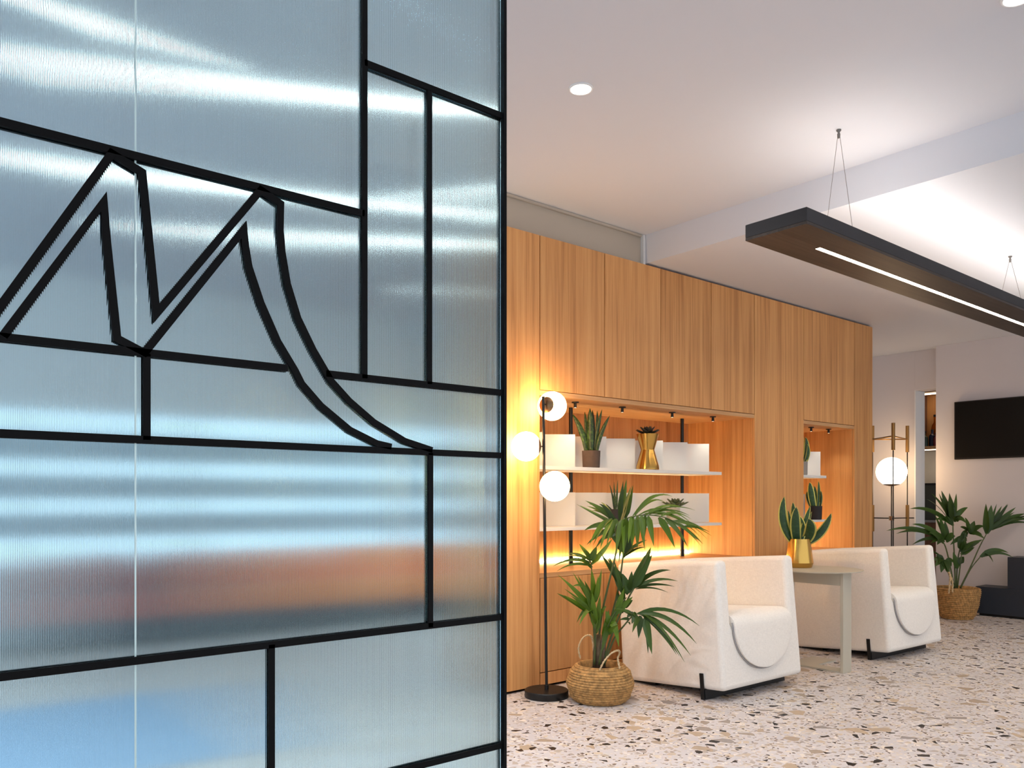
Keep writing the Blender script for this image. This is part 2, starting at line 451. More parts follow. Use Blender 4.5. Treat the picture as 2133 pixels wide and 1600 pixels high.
# dark carcass behind the joints
e_ = .03
for a, b, z0, z1 in ((WX0 + .003, N1x0 - e_, .0, 2.512), (N1x0 - e_, N1x1 + e_, NZ1 + .02, 2.512), (N1x1 + e_, N2x0 - e_, 0, 2.512), (N2x0 - e_, N2x1 + e_, NZ1 + .02, 2.512), (N2x1 + e_, WX1 - .003, 0, 2.512), (N1x0 - e_, N1x1 + e_, 0, NZ0 - .01), (N2x0 - e_, N2x1 + e_, 0, NZ0 - .01)):
    B((a, Y1 + .0005, z0), (b, Y1 + 0.012, z1)).build('carcass', 'shadow_gap', wb)
B((WX0, Y1 + .014, 0), (WX0 + 0.018, 3.998, 2.515)).build('side_panel', 'oak', wb)
B((WX1 - 0.018, Y1 + .014, 0), (WX1, 3.998, 2.515)).build('side_panel', 'oak', wb)
B((WX0 + .02, D + .06, 2.500), (WX1 - .02, 3.998, 2.516)).build('top_panel', 'oak', wb)
NB = 3.96
for x0, x1 in ((N1x0, N1x1), (N2x0, N2x1)):
    B((x0, D + .002, NZ0), (x1, NB, NZ0 + 0.026)).build('niche_base', 'oak_edge', wb)
    B((x0, D + .002, NZ1 - 0.026), (x1, NB, NZ1 - .001)).build('niche_top', 'oak_edge', wb)
    B((x0 - .02, NB + .0005, NZ0), (x1 + .02, NB + 0.018, NZ1)).build('niche_back', 'oak', wb)
    B((x0 - .02, D + .0205, NZ0), (x0 - .0005, NB, NZ1)).build('niche_side', 'oak', wb)
    B((x1 + .0005, D + .0205, NZ0), (x1 + .02, NB, NZ1)).build('niche_side', 'oak', wb)
FZ = NZ0 + 0.026     # niche floor level
for x0, x1 in ((N1x0, N1x1), (N2x0, N2x1)):
    st = B((x0 + .01, NB - 0.016, FZ + .0005), (x1 - .01, NB - 0.002, FZ + 0.014)).build('led_strip', 'led_warm')
    tag(st, 'warm glowing LED strip along the back of the %s wall niche' % ('wide' if x0 < 4 else 'narrow'), 'LED strip')

# far room behind the glass: window wall with louvres
YF = 6.8
struct(B((-6, YF, 0), (11, YF + 0.2, 0.55)).build('wall_far', 'white_paint'))
struct(B((-6, YF, 1.72), (XB, YF + 0.2, ZH - .001)).build('wall_far_head', 'white_paint'))
struct(B((XB + .001, YF, 1.72), (11, YF + 0.2, ZL - .001)).build('wall_far_head', 'white_paint'))
for i, x in enumerate((-6, -2.6, 0.75, 3.9, 7.0)):
    struct(B((x, YF, 0.551), (x + 0.16, YF + 0.2, 1.719)).build('trim_%d' % (4 + i), 'white_paint'))
for i, (x0, x1) in enumerate(((-5.84, -2.6), (-2.44, 0.75), (0.91, 3.9), (4.06, 7.0))):
    w = struct(B((x0, YF + .12, 0.551), (x1, YF + 0.13, 1.719)).build('window_%d' % (i + 1), 'clear_glass'))
    for a, b in ((x0, x0 + .04), (x1 - .04, x1)):
        B((a, YF + .10, 0.551), (b, YF + .119, 1.719)).build('window_frame', 'navy_lacquer', w)
    for z, zz in ((0.77, 0.94), (1.055, 1.225), (1.345, 1.55)):
        B((x0 + .05, YF + .04, z), (x1 - .05, YF + .095, zz)).build('louvre', 'louvre_blue', w)

# ------------------------------------------------------------------ reeded glass partition
PY = 1.40
def pxz(px, py): p = on_y(px, py, PY); return (p.x, p.z)
GX0, GX1 = -0.62, pxz(1043, 0)[0]
JX = pxz(282, 0)[0]
part = thing('glass_partition', (0.4, PY, 0), 'reeded glass partition with black metal bars forming a peaked letter motif', 'partition')
GT = 0.008
def reeded(x0, x1):
    mb = MB(); pitch = 0.0023; a0, a1 = math.radians(-1.0), math.radians(28); n = 6
    cnt = int((x1 - x0) / pitch); pitch = (x1 - x0) / cnt
    R = pitch / (math.sin(a1) - math.sin(a0))
    z0, z1 = 0.02, ZH - 0.02; last = None
    for i in range(cnt):      # scalloped reeds, each one rounding off towards its right side
        xl = x0 + i * pitch; idx = []
        for k in range(n + 1):
            a = a0 + (a1 - a0) * k / n
            x = xl + R * (math.sin(a) - math.sin(a0)); y = PY - R * (math.cos(a) - math.cos(a1))
            idx.append(mb._add([(x, y, z0), (x, y, z1)]))
        for a, b in zip(idx, idx[1:]): mb.f.append((a, b, b + 1, a + 1))
        if last is not None:   # small step between two reeds
            q = mb._add([mb.v[last], mb.v[idx[0]], mb.v[idx[0] + 1], mb.v[last + 1]])
            mb.f.append((q, q + 1, q + 2, q + 3))
        last = idx[-1]
    i = mb._add([(x0, PY + GT, z0), (x1, PY + GT, z0), (x1, PY + GT, z1), (x0, PY + GT, z1)])
    mb.f.append((i + 3, i + 2, i + 1, i))
    for x, flip in ((x0, 0), (x1, 1)):
        i = mb._add([(x, PY, z0), (x, PY + GT, z0), (x, PY + GT, z1), (x, PY, z1)])
        mb.f.append((i + 3, i + 2, i + 1, i)[::-1] if flip else (i + 3, i + 2, i + 1, i))
    return mb
reeded(GX0, JX - 0.0015).build('glass_sheet', 'reeded_glass', part, smooth=True, autosm=60)
reeded(JX + 0.0015, GX1).build('glass_sheet', 'reeded_glass', part, smooth=True, autosm=60)
B((JX - 0.0014, PY - 0.0005, 0.02), (JX + 0.0014, PY + GT, ZH - 0.02)).build('joint_seal', 'seal', part)
BW = 0.0122
def stroke_poly(pts, w):
    pts = [Vector((x, z)) for x, z in pts]; L = []; Rr = []
    for k, p in enumerate(pts):
        d0 = (p - pts[k - 1]).normalized() if k else (pts[1] - p).normalized()
        d1 = (pts[k + 1] - p).normalized() if k < len(pts) - 1 else d0
        n0 = Vector((-d0.y, d0.x)); n1 = Vector((-d1.y, d1.x)); m = (n0 + n1)
        m = m.normalized() if m.length > 1e-5 else n0
        c = max(m.dot(n0), 0.36); q = m * (w / 2 / c)
        L.append(p + q); Rr.append(p - q)
    return L, Rr
def bar_px(pts, w=BW, dpt=0.006, name='glazing_bar'):
    P = [pxz(*p) for p in pts]; L, R_ = stroke_poly(P, w); mb = MB()
    for ya, yb in ((PY - 0.0012 - dpt, PY - 0.0012), (PY + GT + 0.0005, PY + GT + 0.0005 + dpt)):
        for k in range(len(P) - 1):
            q = [L[k], L[k + 1], R_[k + 1], R_[k]]
            mb.prism([(v.x, v.y) for v in q][::-1], ya, yb)
    return mb.build(name, 'bar_black', part)
def ext(p, q, x):   # extend the line p-q in plane coordinates to pixel x
    (x0, y0), (x1, y1) = p, q; return (x, y0 + (y1 - y0) * (x - x0) / (x1 - x0))
def hbar(zp, x0, x1):   # horizontal bar: height taken at a measured pixel
    z = pxz(*zp)[1]; mb = MB()
    for ya, yb in ((PY - 0.0072, PY - 0.0012), (PY + GT + 0.0005, PY + GT + 0.0065)):
        mb.box((x0, ya, z - BW / 2), (x1, yb, z + BW / 2))
    return mb.build('glazing_bar', 'bar_black', part)
def vbar(px, z0, z1, w=0.0115):
    x = pxz(px, 0)[0]; mb = MB()
    for ya, yb in ((PY - 0.0072, PY - 0.0012), (PY + GT + 0.0005, PY + GT + 0.0065)):
        mb.box((x - w / 2, ya, z0), (x + w / 2, yb, z1))
    return mb.build('glazing_bar', 'bar_black', part)
Z = lambda px, py: pxz(px, py)[1]
X = lambda px: pxz(px, 0)[0]
hbar((375, 350.5), GX0, X(756))                      # top of the motif
hbar((900, 188), X(756), GX1)
hbar((300, 735.5), GX0, X(597))
hbar((860, 798.5), X(676), GX1)
hbar((520, 926), GX0, GX1)
hbar((520, 1347.5), GX0, GX1)
hbar((941, 1577), X(563), GX1)
vbar(756.5, Z(756, 789), ZH - 0.02)
vbar(891.5, Z(891, 801), Z(891, 190))
vbar(303.5, Z(303, 917), Z(303, 738))
vbar(893.5, Z(893, 1306), Z(893, 944))
vbar(563, 0.02, Z(563, 1342))
bar_px([(-60, 722), (231, 322), (294, 361), (324, 654), (541, 397.5), (582, 426), (581, 480), (585, 527), (596, 592), (618, 664), (650, 730), (688, 795), (725, 836), (776, 880), (840, 919), (897, 938)])
bar_px([(5, 702), (214.5, 422), (220, 500), (242, 706), (299, 736), (505.5, 480), (508, 510), (516, 557), (541, 632), (576, 712), (612, 772), (626, 800), (666, 846), (726, 896), (782, 924), (812, 931)])
mb = MB()
for ya, yb in ((PY - 0.0132, PY - 0.0012), (PY + GT + 0.0005, PY + GT + 0.0125)):
    mb.box((GX1 - 0.001, ya, 0.0), (GX1 + 0.0065, yb, ZH))
mb.build('end_post', 'bar_black', part)
for z0, z1 in ((0.0, 0.0195), (ZH - 0.0195, ZH - .0005)):
    B((GX0, PY - 0.015, z0), (GX1, PY + GT + 0.015, z1)).build('edge_channel', 'bar_black', part)

# ------------------------------------------------------------------ pendant and ceiling lights
px0, px1, pyc, pw, pzb, pzt = 2.945, 6.95, 1.873, 0.284, 2.142, 2.212
pend = thing('pendant_light', (px0, pyc, pzb), 'long black rectangular pendant light with a thin warm light line underneath', 'pendant light')
mb = MB().box((px0, pyc - pw / 2, pzb + .012), (px1, pyc + pw / 2, pzt - 0.003)); mb.build('housing', 'pendant_black', pend, bevel=0.002, segs=1)
B((px0 + .001, pyc - pw / 2 + .001, pzb), (px1 - .001, pyc - 0.012, pzb + 0.0115)).build('bottom_panel', 'pendant_dark', pend)
B((px0 + .001, pyc + 0.012, pzb), (px1 - .001, pyc + pw / 2 - .001, pzb + 0.0115)).build('bottom_panel', 'pendant_dark', pend)
B((px0 + .001, pyc - 0.0118, pzb), (px0 + 0.33, pyc + 0.0118, pzb + 0.0115)).build('bottom_panel', 'pendant_dark', pend)
B((px0 + 0.331, pyc - 0.0116, pzb + .001), (px1 - 0.1, pyc + 0.0116, pzb + 0.0114)).build('light_line', 'led_line', pend)
B((px0 + 0.25, pyc - 0.05, pzt - 0.0025), (px1 - 0.25, pyc + 0.05, pzt + 0.004)).build('uplight_strip', 'led_up', pend)
for x, zc in ((3.453, ZH), (5.483, ZL), (6.75, ZL)):
    mb = MB()
    for sy in (-1, 1): mb.tube([(x, pyc + sy * 0.07, pzt - 0.002), (x, pyc + sy * 0.006, zc - 0.035)], 0.0011, 6)
    mb.build('suspension_wire', 'cable', pend)
    MB().lathe([(0.0, -0.04), (0.006, -0.036), (0.007, -0.02), (0.004, -0.012), (0.011, -0.004), (0.011, 0.0)], (x, pyc, zc - .0005), 12).build('ceiling_hook', 'cable', pend, smooth=True)

def downlight(loc, r, mat, label, grp=None, power=34, col=(1.0, 0.96, 0.94)):
    t = thing('downlight', loc, label, 'downlight', grp)
    MB().lathe([(r * 0.97, -0.0005), (r * 1.0, -0.006), (r * 1.16, -0.006), (r * 1.2, -0.0005)], loc, 28).build('trim_ring', 'white_paint', t, smooth=True)
    MB().lathe([(r * 0.97, -0.003), (0, -0.003)], loc, 28).build('lamp_disc', mat, t)
    l = bpy.data.lights.new('lamp_beam', 'SPOT'); l.energy = power; l.color = col; l.spot_size = math.radians(130); l.spot_blend = 0.9; l.shadow_soft_size = r
    o = bpy.data.objects.new('lamp_beam', l); COL.objects.link(o); o.parent = t; o.location = (0, 0, -0.012)
    return t
p = on_z(1210, 184, ZH); downlight((p.x, p.y, ZH), 0.042, 'downlight', 'round recessed downlight in ceiling above the globe floor lamp')
p = on_z(2120, -6, ZH); downlight((p.x, p.y, ZH), 0.042, 'downlight', 'round recessed downlight at the upper right ceiling edge')
for k, (gx, gy) in enumerate(((2.3, -0.4), (0.2, -0.4), (4.9, -1.4), (0.2, -1.9), (6.9, 0.6))):  # unseen lamps added to brighten floor and ceiling
    zc = ZH if gx < XB else ZL
    downlight((gx, gy, zc), 0.042, 'downlight', 'added unseen fill downlight in the ceiling behind the photographer', 'added fill downlights behind the photographer')
for gx, gy in ((5.3, 0.3), (6.9, -1.4), (-1.7, 3.6), (-1.9, 5.0), (-0.7, 2.15), (0.1, 2.1), (0.85, 2.1), (3.6, 5.4)):  # more unseen lamps, added to fill the low ceiling and the room behind glass
    downlight((gx, gy, ZH if gx < XB else ZL), 0.042, 'downlight', 'added unseen fill downlight in the ceiling out of the frame', 'added fill downlights out of the frame', (95 if gy < 2.5 else 190) if (gx < 2 or gy > 4) else 40, (0.86, 0.94, 1.0) if (gx < 2 or gy > 4) else (1.0, 0.95, 0.91))
for p, q, nm in (((-350, 50), (900, 230), 'topmost long'), ((-220, -92), (190, 70), 'steep top left'), ((-350, 264), (690, 426), 'second long, above the letter motif'), ((740, 412), (1030, 386), 'rising right-hand'), ((765, 426), (1030, 470), 'falling right-hand'), ((120, 459), (960, 510), 'lowest long'), ((760, 606), (1030, 596), 'faint short low right-hand')):
    a, b = on_z(p[0], p[1], ZH - .02), on_z(q[0], q[1], ZH - .02); w = .007 if 'steep' in nm else .006 if 'faint' in nm else (.012 if ('right-hand' in nm or 'steep' in nm) else .016)
    t = thing('linear_light', (a + b) / 2, '%s ceiling light line glowing through the reeded glass' % nm, 'ceiling light', 'linear ceiling lights behind the glass partition')
    d_ = (b - a).normalized(); n_ = Vector((-d_.y, d_.x, 0))
    for nm2, z0, z1, k, mt in (('housing', ZH - .016, ZH - .0005, 1.0, 'white_paint'), ('diffuser', ZH - .021, ZH - .0165, .9, 'line_far')):
        e = [a - n_ * w * k, b - n_ * w * k, b + n_ * w * k, a + n_ * w * k]
        MB().prism_z([(v.x, v.y) for v in e], z0, z1).build(nm2, mt, t)

# ------------------------------------------------------------------ niche spotlights, shelving
def spot(loc, label):
    t = thing('niche_spotlight', loc, label, 'spotlight', 'spotlights under the niche tops')
    MB().lathe([(0, 0), (0.022, -0.0005), (0.022, -0.006), (0.006, -0.007)], loc, 16).build('canopy', 'black_metal', t, smooth=True, autosm=40)
    MB().lathe([(0.0085, -0.006), (0.010, -0.034), (0.0, -0.034)], loc, 12).build('barrel', 'black_metal', t, smooth=True, autosm=40)
    MB().lathe([(0.0075, -0.0345), (0, -0.0355)], loc, 12).build('lens', 'spot_lens', t)
    l = bpy.data.lights.new('spot_beam', 'SPOT'); l.energy = 1.7; l.color = (1, 0.90, 0.70); l.spot_size = math.radians(105); l.spot_blend = 0.8; l.shadow_soft_size = 0.012
    o = bpy.data.objects.new('spot_beam', l); COL.objects.link(o); o.parent = t; o.location = (0, 0, -0.045)
ZN = NZ1 - 0.026
for k, (x, nm) in enumerate(((3.375, 'leftmost'), (3.785, 'second'), (4.272, 'third'), (4.715, 'rightmost'))):
    spot((x, 3.49, ZN), '%s small black spotlight under top of wide niche%s' % (nm, '' if k in (0, 3) else ' from the left'))
for x, nm in ((6.02, 'left'), (6.29, 'right')): spot((x, 3.50, ZN), '%s small black spotlight under top of narrow niche' % nm)

SH = [(1.219, 1.240), (0.868, 0.887)]
def shelving(x0, x1, edges, poles, label):
    # square sheets stand on each board, turned so that every right edge comes forward over the next sheet
    pole_x = [on_y(p, 1000, 3.73).x for p in poles]
    t = thing('shelving_unit', (pole_x[0] if poles else x0, 3.66, FZ), label, 'shelving unit')
    for x in pole_x:
        MB().tube([(x, 3.73, FZ + .0005), (x, 3.73, ZN - .0005)], 0.0125, 16).build('pole', 'black_metal', t, smooth=True, autosm=40)
        MB().tube([(x, 3.73, FZ + .0005), (x, 3.73, FZ + .05)], 0.015, 16).build('pole_collar', 'black_metal', t, smooth=True, autosm=40)
    for (z0, z1), row in zip(SH, edges):
        s = B((x0, 3.43, z0), (x1, 3.71, z1)).build('shelf_board', 'shelf_white', t, bevel=0.001, segs=1)
        for p in row:
            r = on_y(p, 1000, 3.56); w = .222
            w = min(w, (r.x - x0 - .004) / math.cos(math.radians(36)))
            mb = MB(); mb.M = Matrix.Translation((r.x, r.y, z1 + .0005)) @ Matrix.Rotation(math.radians(-36), 4, 'Z')
            mb.box((-w, 0, 0), (0, 0.008, 0.204)); mb.build('back_panel', 'shelf_white', s)
    return t
ROW = [1130, 1198, 1263, 1323, 1381, 1432, 1477]
shelving(2.995, 4.735, (ROW, ROW), (1189, 1421), 'white shelving on black poles with overlapping square panels in wide niche')
shelving(5.70, 6.13, ([1676, 1709], [1677]), (), 'narrow white shelves with square panels in the slim niche')

# ------------------------------------------------------------------ plants in pots and vases
rnd = random.Random(4)
def snake_w(W): return lambda t: W * (0.62 + 0.75 * t - 0.35 * t * t) * (1 - t ** 3.2) ** 0.75
def palm_w(W): return lambda t: W * (min(1, 0.25 + t * 3.2)) * (1 - t ** 2.2) ** 0.9
def wid(W): return lambda t: W * math.sin(math.pi * (0.12 + 0.88 * t) ** 0.9) ** 0.8
VIEW = Vector((-_ax[0], -_ax[1], 0.25))
def pot(t, c, rt, rb, h, mat, name='pot'):
    MB().lathe([(0, 0), (rb * 0.92, 0), (rb, 0.004), (rt, h), (rt * 0.9, h), (rt * 0.88, h * 0.82), (0, h * 0.82)], c, 32).build(name, mat, t, smooth=True, autosm=35)
    MB().lathe([(rt * 0.86, h * 0.83), (rt * .4, h * 0.88), (0, h * 0.89)], c, 20).build('soil', 'soil', t)
def leaf_to(t, b, tip_px, d, W, bow=(0, 0), mat='snake_leaf', wf=snake_w, name='leaf', hint=None, solid=0.003, n=10):
    tip = on_d(tip_px[0], tip_px[1], d)
    mid = (b + tip) / 2 + (Vector((_rt[0], _rt[1], 0)) * bow[0] + Vector((0, 0, 1)) * bow[1])
    mb = MB().blade(b, mid, tip, wf(W), hint if hint is not None else VIEW + Vector((rnd.uniform(-.5, .5), rnd.uniform(-.5, .5), 0)), n)
    return mb.build(name, mat, t, smooth=True, solid=solid)
def depth(v): return v.x * _ax[0] + v.y * _ax[1]

# snake plant, brown pot, upper shelf
c = on_y(1231.5, 977, 3.50); c.z = SH[0][1] + .0005
t = thing('potted_snake_plant', c, 'tall dark snake plant in brown cylindrical pot on upper shelf', 'potted plant', )
dd = depth(c); pot(t, c, 0.056, 0.052, 0.104, 'pot_brown')
for tx, ty, bx, W, bow, o in ((1192, 862, -.028, .021, (.035, 0), .0), (1218, 858, -.012, .014, (.0, 0), .03), (1229, 850, -.004, .024, (0, 0), -.025), (1234, 854, .004, .016, (.01, 0), .03), (1244, 856, .018, .013, (.012, 0), .0), (1254, 853, .022, .013, (-.012, 0), -.01), (1270, 866, .03, .015, (-.025, 0), -.02), (1205, 900, -.02, .012, (.02, 0), .02)):
    leaf_to(t, c + Vector((_rt[0] * bx, _rt[1] * bx, 0.088)) + Vector((_ax[0], _ax[1], 0)) * o * .5, (tx, ty), dd + o, W, bow)
# gold hourglass vase with succulent, upper shelf
def rosette(t, c, r, mat, layers=4, z0=0.0):
    for L in range(layers):
        k = 9 - L; el = math.radians(22 + 21 * L); rr = r * (1 - 0.2 * L)
        for j in range(k):
            a = 2 * math.pi * (j + 0.5 * (L % 2)) / k + rnd.uniform(-.1, .1)
            d = Vector((math.cos(a) * math.cos(el), math.sin(a) * math.cos(el), math.sin(el)))
            p0 = c + Vector((0, 0, z0 + 0.004 * L)); p2 = p0 + d * rr; p1 = p0 + d * rr * 0.55 - Vector((0, 0, r * 0.12))
            MB().blade(p0, p1, p2, wid(r * 0.20), Vector((0, 0, 1)) - d * 0.2, 6, 0.3).build('leaf', mat, t, smooth=True, solid=0.004)
c = on_y(1349, 982, 3.50); c.z = SH[0][1] + .0005
t = thing('succulent_in_vase', c, 'dark succulent in gold hourglass vase on upper shelf', 'potted plant')
MB().lathe([(0, 0), (.073, 0), (.075, .004), (.0735, .024), (.044, .126), (.0435, .130), (.073, .232), (.069, .232), (.042, .140), (0, .14)], c, 40).build('vase', 'gold', t, smooth=True, autosm=14)
rosette(t, c, 0.085, 'succulent_dark', 4, 0.228)
# lower shelf: dark pot with thin leaves
c = on_y(1283, 1098, 3.50); c.z = SH[1][1] + .0005; dd = depth(c)
t = thing('potted_snake_plant', c, 'thin-leaved plant in small dark pot on lower shelf, half hidden by palm', 'potted plant')
pot(t, c, 0.048, 0.046, 0.10, 'pot_dark')
for tx, ty, bx, W, bow in ((1270, 1010, -.01, .008, (.01, 0)), (1279, 1004, -.005, .008, (0, 0)), (1287, 999, 0, .008, (0, 0)), (1262, 1050, -.02, .007, (0, .0)), (1296, 1012, .01, .01, (0, 0))):
    leaf_to(t, c + Vector((_rt[0] * bx, _rt[1] * bx, 0.085)), (tx, ty), dd, W, bow, 'snake_leaf', palm_w)
# lower shelf: stone pot with succulent
c = on_y(1402, 1090, 3.48); c.z = SH[1][1] + .0005
t = thing('potted_succulent', c, 'green rosette succulent in pale stone pot on lower shelf', 'potted plant')
pot(t, c, 0.046, 0.042, 0.105, 'pot_stone')
rosette(t, c + Vector((_rt[0] * .015, _rt[1] * .015, 0)), 0.098, 'succulent_leaf', 4, 0.108)
# narrow niche plants
c = on_y(1699, 1082, 3.465); c.z = SH[1][1] + .0005; dd = depth(c)
t = thing('potted_snake_plant', c, 'dark snake plant in black pot on lower shelf of narrow niche', 'potted plant')
pot(t, c, 0.050, 0.047, 0.108, 'pot_dark')
for tx, ty, bx, W, bow, o in ((1687, 1004, -.015, .034, (-.01, 0), -.03), (1705, 1002, .015, .017, (.01, 0), .02), (1681, 1024, -.03, .022, (-.02, 0), .03), (1710, 1022, .03, .015, (.015, 0), 0), (1697, 1012, 0, .02, (0, 0), .03)):
    leaf_to(t, c + Vector((_rt[0] * bx, _rt[1] * bx, 0.09)), (tx, ty), dd + o, W, bow, 'snake_leaf_gold')
c = on_y(1668, 997, 3.48); c.z = SH[0][1] + .0005; dd = depth(c)
c.x = max(c.x, 5.755)
dd = depth(c)
t = thing('potted_snake_plant', c, 'yellow-edged snake plant in grey pot on upper shelf of narrow niche', 'potted plant')
pot(t, c, 0.052, 0.05, 0.105, 'pot_grey')
for tx, ty, bx, W, bow, o in ((1678, 910, .02, .026, (.035, 0), 0), (1671, 900, -.0, .026, (0, 0), .03), (1682, 925, .03, .02, (.03, 0), -.02)):
    leaf_to(t, c + Vector((_rt[0] * bx, _rt[1] * bx, 0.09)), (tx, ty), dd + o, W, bow, 'snake_leaf_gold')

# ------------------------------------------------------------------ floor lamp with three globes
c = on_d(1138.5, 1040, 4.315); c.z = 0
lamp = thing('globe_floor_lamp', c, 'black floor lamp with three glowing white glass globes beside oak wall', 'floor lamp')
MB().lathe([(0, 0), (.115, 0), (.117, .003), (.117, .034), (.114, .038), (.02, .039), (0, .039)], c, 48).build('base', 'black_metal', lamp, smooth=True, autosm=35)
ptop = on_d(1131.5, 826, 4.315)
MB().tube([c + Vector((0, 0, .038)), ptop], 0.0078, 14).build('pole', 'black_metal', lamp, smooth=True, autosm=40)
MB().tube([c + Vector((0, 0, .038)), c + Vector((0, 0, .062))], 0.0105, 14).build('pole_socket', 'black_metal', lamp, smooth=True, autosm=40)
def pole_at(z): k = (z - .038) / (ptop.z - .038); return (c + Vector((0, 0, .038))).lerp(ptop, k)
GR = 0.079
for gx, gy, gd in ((1150, 846, 4.405), (1096, 930, 4.315), (1155.5, 1013, 4.235)):
    gc = on_d(gx, gy, gd); pz = pole_at(gc.z); dr = (pz - gc); dist = dr.length; dr.normalize()
    ca = math.radians(33); prof = []; capp = []
    for k in range(25):
        a = math.pi - (math.pi - ca) * k / 24; prof.append((GR * math.sin(a), GR * math.cos(a)))
    MB().lathe(prof, gc, 36, axis=dr).build('globe_shade', 'globe', lamp, smooth=True)
    for k in range(9):
        a = ca * (1 - k / 8); capp.append((GR * 1.01 * math.sin(a), GR * 1.01 * math.cos(a)))
    cp = MB().lathe(capp, gc, 28, axis=dr).build('globe_cap', 'brass_dark', lamp, smooth=True)
    MB().tube([gc + dr * GR, gc + dr * dist], 0.004, 8).build('arm', 'black_metal', cp)

# ------------------------------------------------------------------ baskets and palms
def basket(t, c, prof, rows, nturn, amp, twist):
    # prof: list of (z, r) control points -> coiled rows with braided bumps
    zs = [p[0] for p in prof]; H = zs[-1]; P = []; sub = 5
    def rad(z):
        for (a, ra), (b, rb) in zip(prof, prof[1:]):
            if z <= b:
                u = (z - a) / (b - a); u = u * u * (3 - 2 * u); return ra + (rb - ra) * u
        return prof[-1][1]
    out = [(0, 0.0005), (prof[0][1] * .98, 0.0005)]; meta = [None, None]
    for k in range(rows * sub + 1):
        z = H * k / (rows * sub); out.append((rad(z), max(z, .001))); meta.append(k / sub)
    def fn(i, th):
        m = meta[i] if i < len(meta) else None
        if m is None: return 0
        row = math.floor(m); coil = abs(math.sin(math.pi * m)) ** 0.6
        braid = 0.5 + 0.5 * math.sin(nturn * th + row * math.pi * twist + (m - row) * 2.4)
        return amp * (coil * (0.5 + 0.5 * braid)) - amp * 0.5
    mb = MB().lathe(out, c, 220, fn=fn)
    r = prof[-1][1]
    mb.lathe([(r, H), (r - .008, H + .004), (r - .014, H), (r - .016, H - .05), (r - .016, H - 0.06)], c, 60)
    b = mb.build('basket', 'seagrass', t, smooth=True)
    MB().lathe([(r - .014, H - .04), (r * .6, H - .028), (r * .3, H - .03), (0, H - .025)], c, 40, fn=lambda k, a: .0).build('soil', 'soil', t)
    return b
def handle(b, pts, r=.0048):
    P = []
    pts = [Vector(p) for p in pts]
    def cr(p0, p1, p2, p3, u): return 0.5 * ((2 * p1) + (p2 - p0) * u + (2 * p0 - 5 * p1 + 4 * p2 - p3) * u * u + (3 * p1 - p0 - 3 * p2 + p3) * u ** 3)
    Q = [pts[0]] + pts + [pts[-1]]
    for k in range(1, len(Q) - 2):
        for j in range(10): P.append(cr(Q[k - 1], Q[k], Q[k + 1], Q[k + 2], j / 10))
    P.append(pts[-1])
    mb = MB()
    for ph in (0, math.pi):   # two twisted strands
        S = [p + Vector((math.cos(i * .9 + ph), math.sin(i * .9 + ph), math.cos(i * .9 + ph)))* r * .5 for i, p in enumerate(P)]
        mb.tube(S, r * .75, 6)
    mb.build('handle', 'seagrass_rope', b, smooth=True)

def frond(t, stem, leaves, d0, mat, rs=(.0055, .003), W=.011, smat='stem_green', bowk=1.0):
    """stem: list of (px,py,depth offset); leaves: (bx,by,tx,ty,width factor,bow up m,depth offset tip)"""
    S = [on_d(x, y, d0 + o) for x, y, o in stem]
    pts = []
    for k in range(len(S) - 1):
        p0 = S[max(k - 1, 0)]; p1 = S[k]; p2 = S[k + 1]; p3 = S[min(k + 2, len(S) - 1)]
        for j in range(5):
            u = j / 5; pts.append(0.5 * ((2 * p1) + (p2 - p0) * u + (2 * p0 - 5 * p1 + 4 * p2 - p3) * u * u + (3 * p1 - p0 - 3 * p2 + p3) * u ** 3))
    pts.append(S[-1]); n = len(pts)
    st = MB().tube(pts, [rs[0] + (rs[1] - rs[0]) * i / (n - 1) for i in range(n)], 8).build('frond_stem', smat, t, smooth=True)
    more = []
    for k, (bx, by, tx, ty, wf, bow, o) in enumerate(leaves):
        if rnd.random() < 0.55: more.append((bx + rnd.uniform(-3, 3), by + rnd.uniform(-3, 3), tx + rnd.uniform(-16, 16), ty + rnd.uniform(-14, 14), wf * .7, bow, o + rnd.uniform(-.1, .1)))
    for bx, by, tx, ty, wf, bow, o in leaves + more:
        # base sits on the nearest stem point
        bp = min(pts, key=lambda q: (CX + F * (q.x * _rt[0] + q.y * _rt[1]) / depth(q) - bx) ** 2 + (HY - F * (q.z - EYE) / depth(q) - by) ** 2)
        bdep = depth(bp)
        b = on_d(bx, by, bdep); tip = on_d(tx, ty, bdep + o)
        mid = (b + tip) / 2 + Vector((0, 0, bow * bowk))
        hint = VIEW + Vector((rnd.uniform(-.6, .6), rnd.uniform(-.6, .6), rnd.uniform(0, .5)))
        MB().blade(b, mid, tip, palm_w(W * wf * 1.08), hint, 9, 0.22).build('leaflet', mat, st, smooth=True)

# --- near palm
D1 = 4.235
c = on_d(1250, 1040, D1); c.z = 0
palm = thing('potted_palm', c, 'bushy green palm in round woven basket with rope handles beside globe lamp', 'potted palm')
bk = basket(palm, c, [(0, .132), (.03, .156), (.095, .174), (.15, .158), (.188, .128)], 15, 60, .0095, 1.0)
rz = .188
handle(bk, [on_d(1209, 1372, 4.33), on_d(1205, 1350, 4.34), on_d(1213, 1330, 4.35), on_d(1226, 1323, 4.36), on_d(1234, 1332, 4.36), on_d(1238, 1374, 4.35)])
handle(bk, [on_d(1249, 1396, 4.11), on_d(1258, 1378, 4.11), on_d(1272, 1362, 4.12), on_d(1286, 1355, 4.13), on_d(1291, 1360, 4.15), on_d(1287, 1372, 4.14), on_d(1291, 1392, 4.13)])
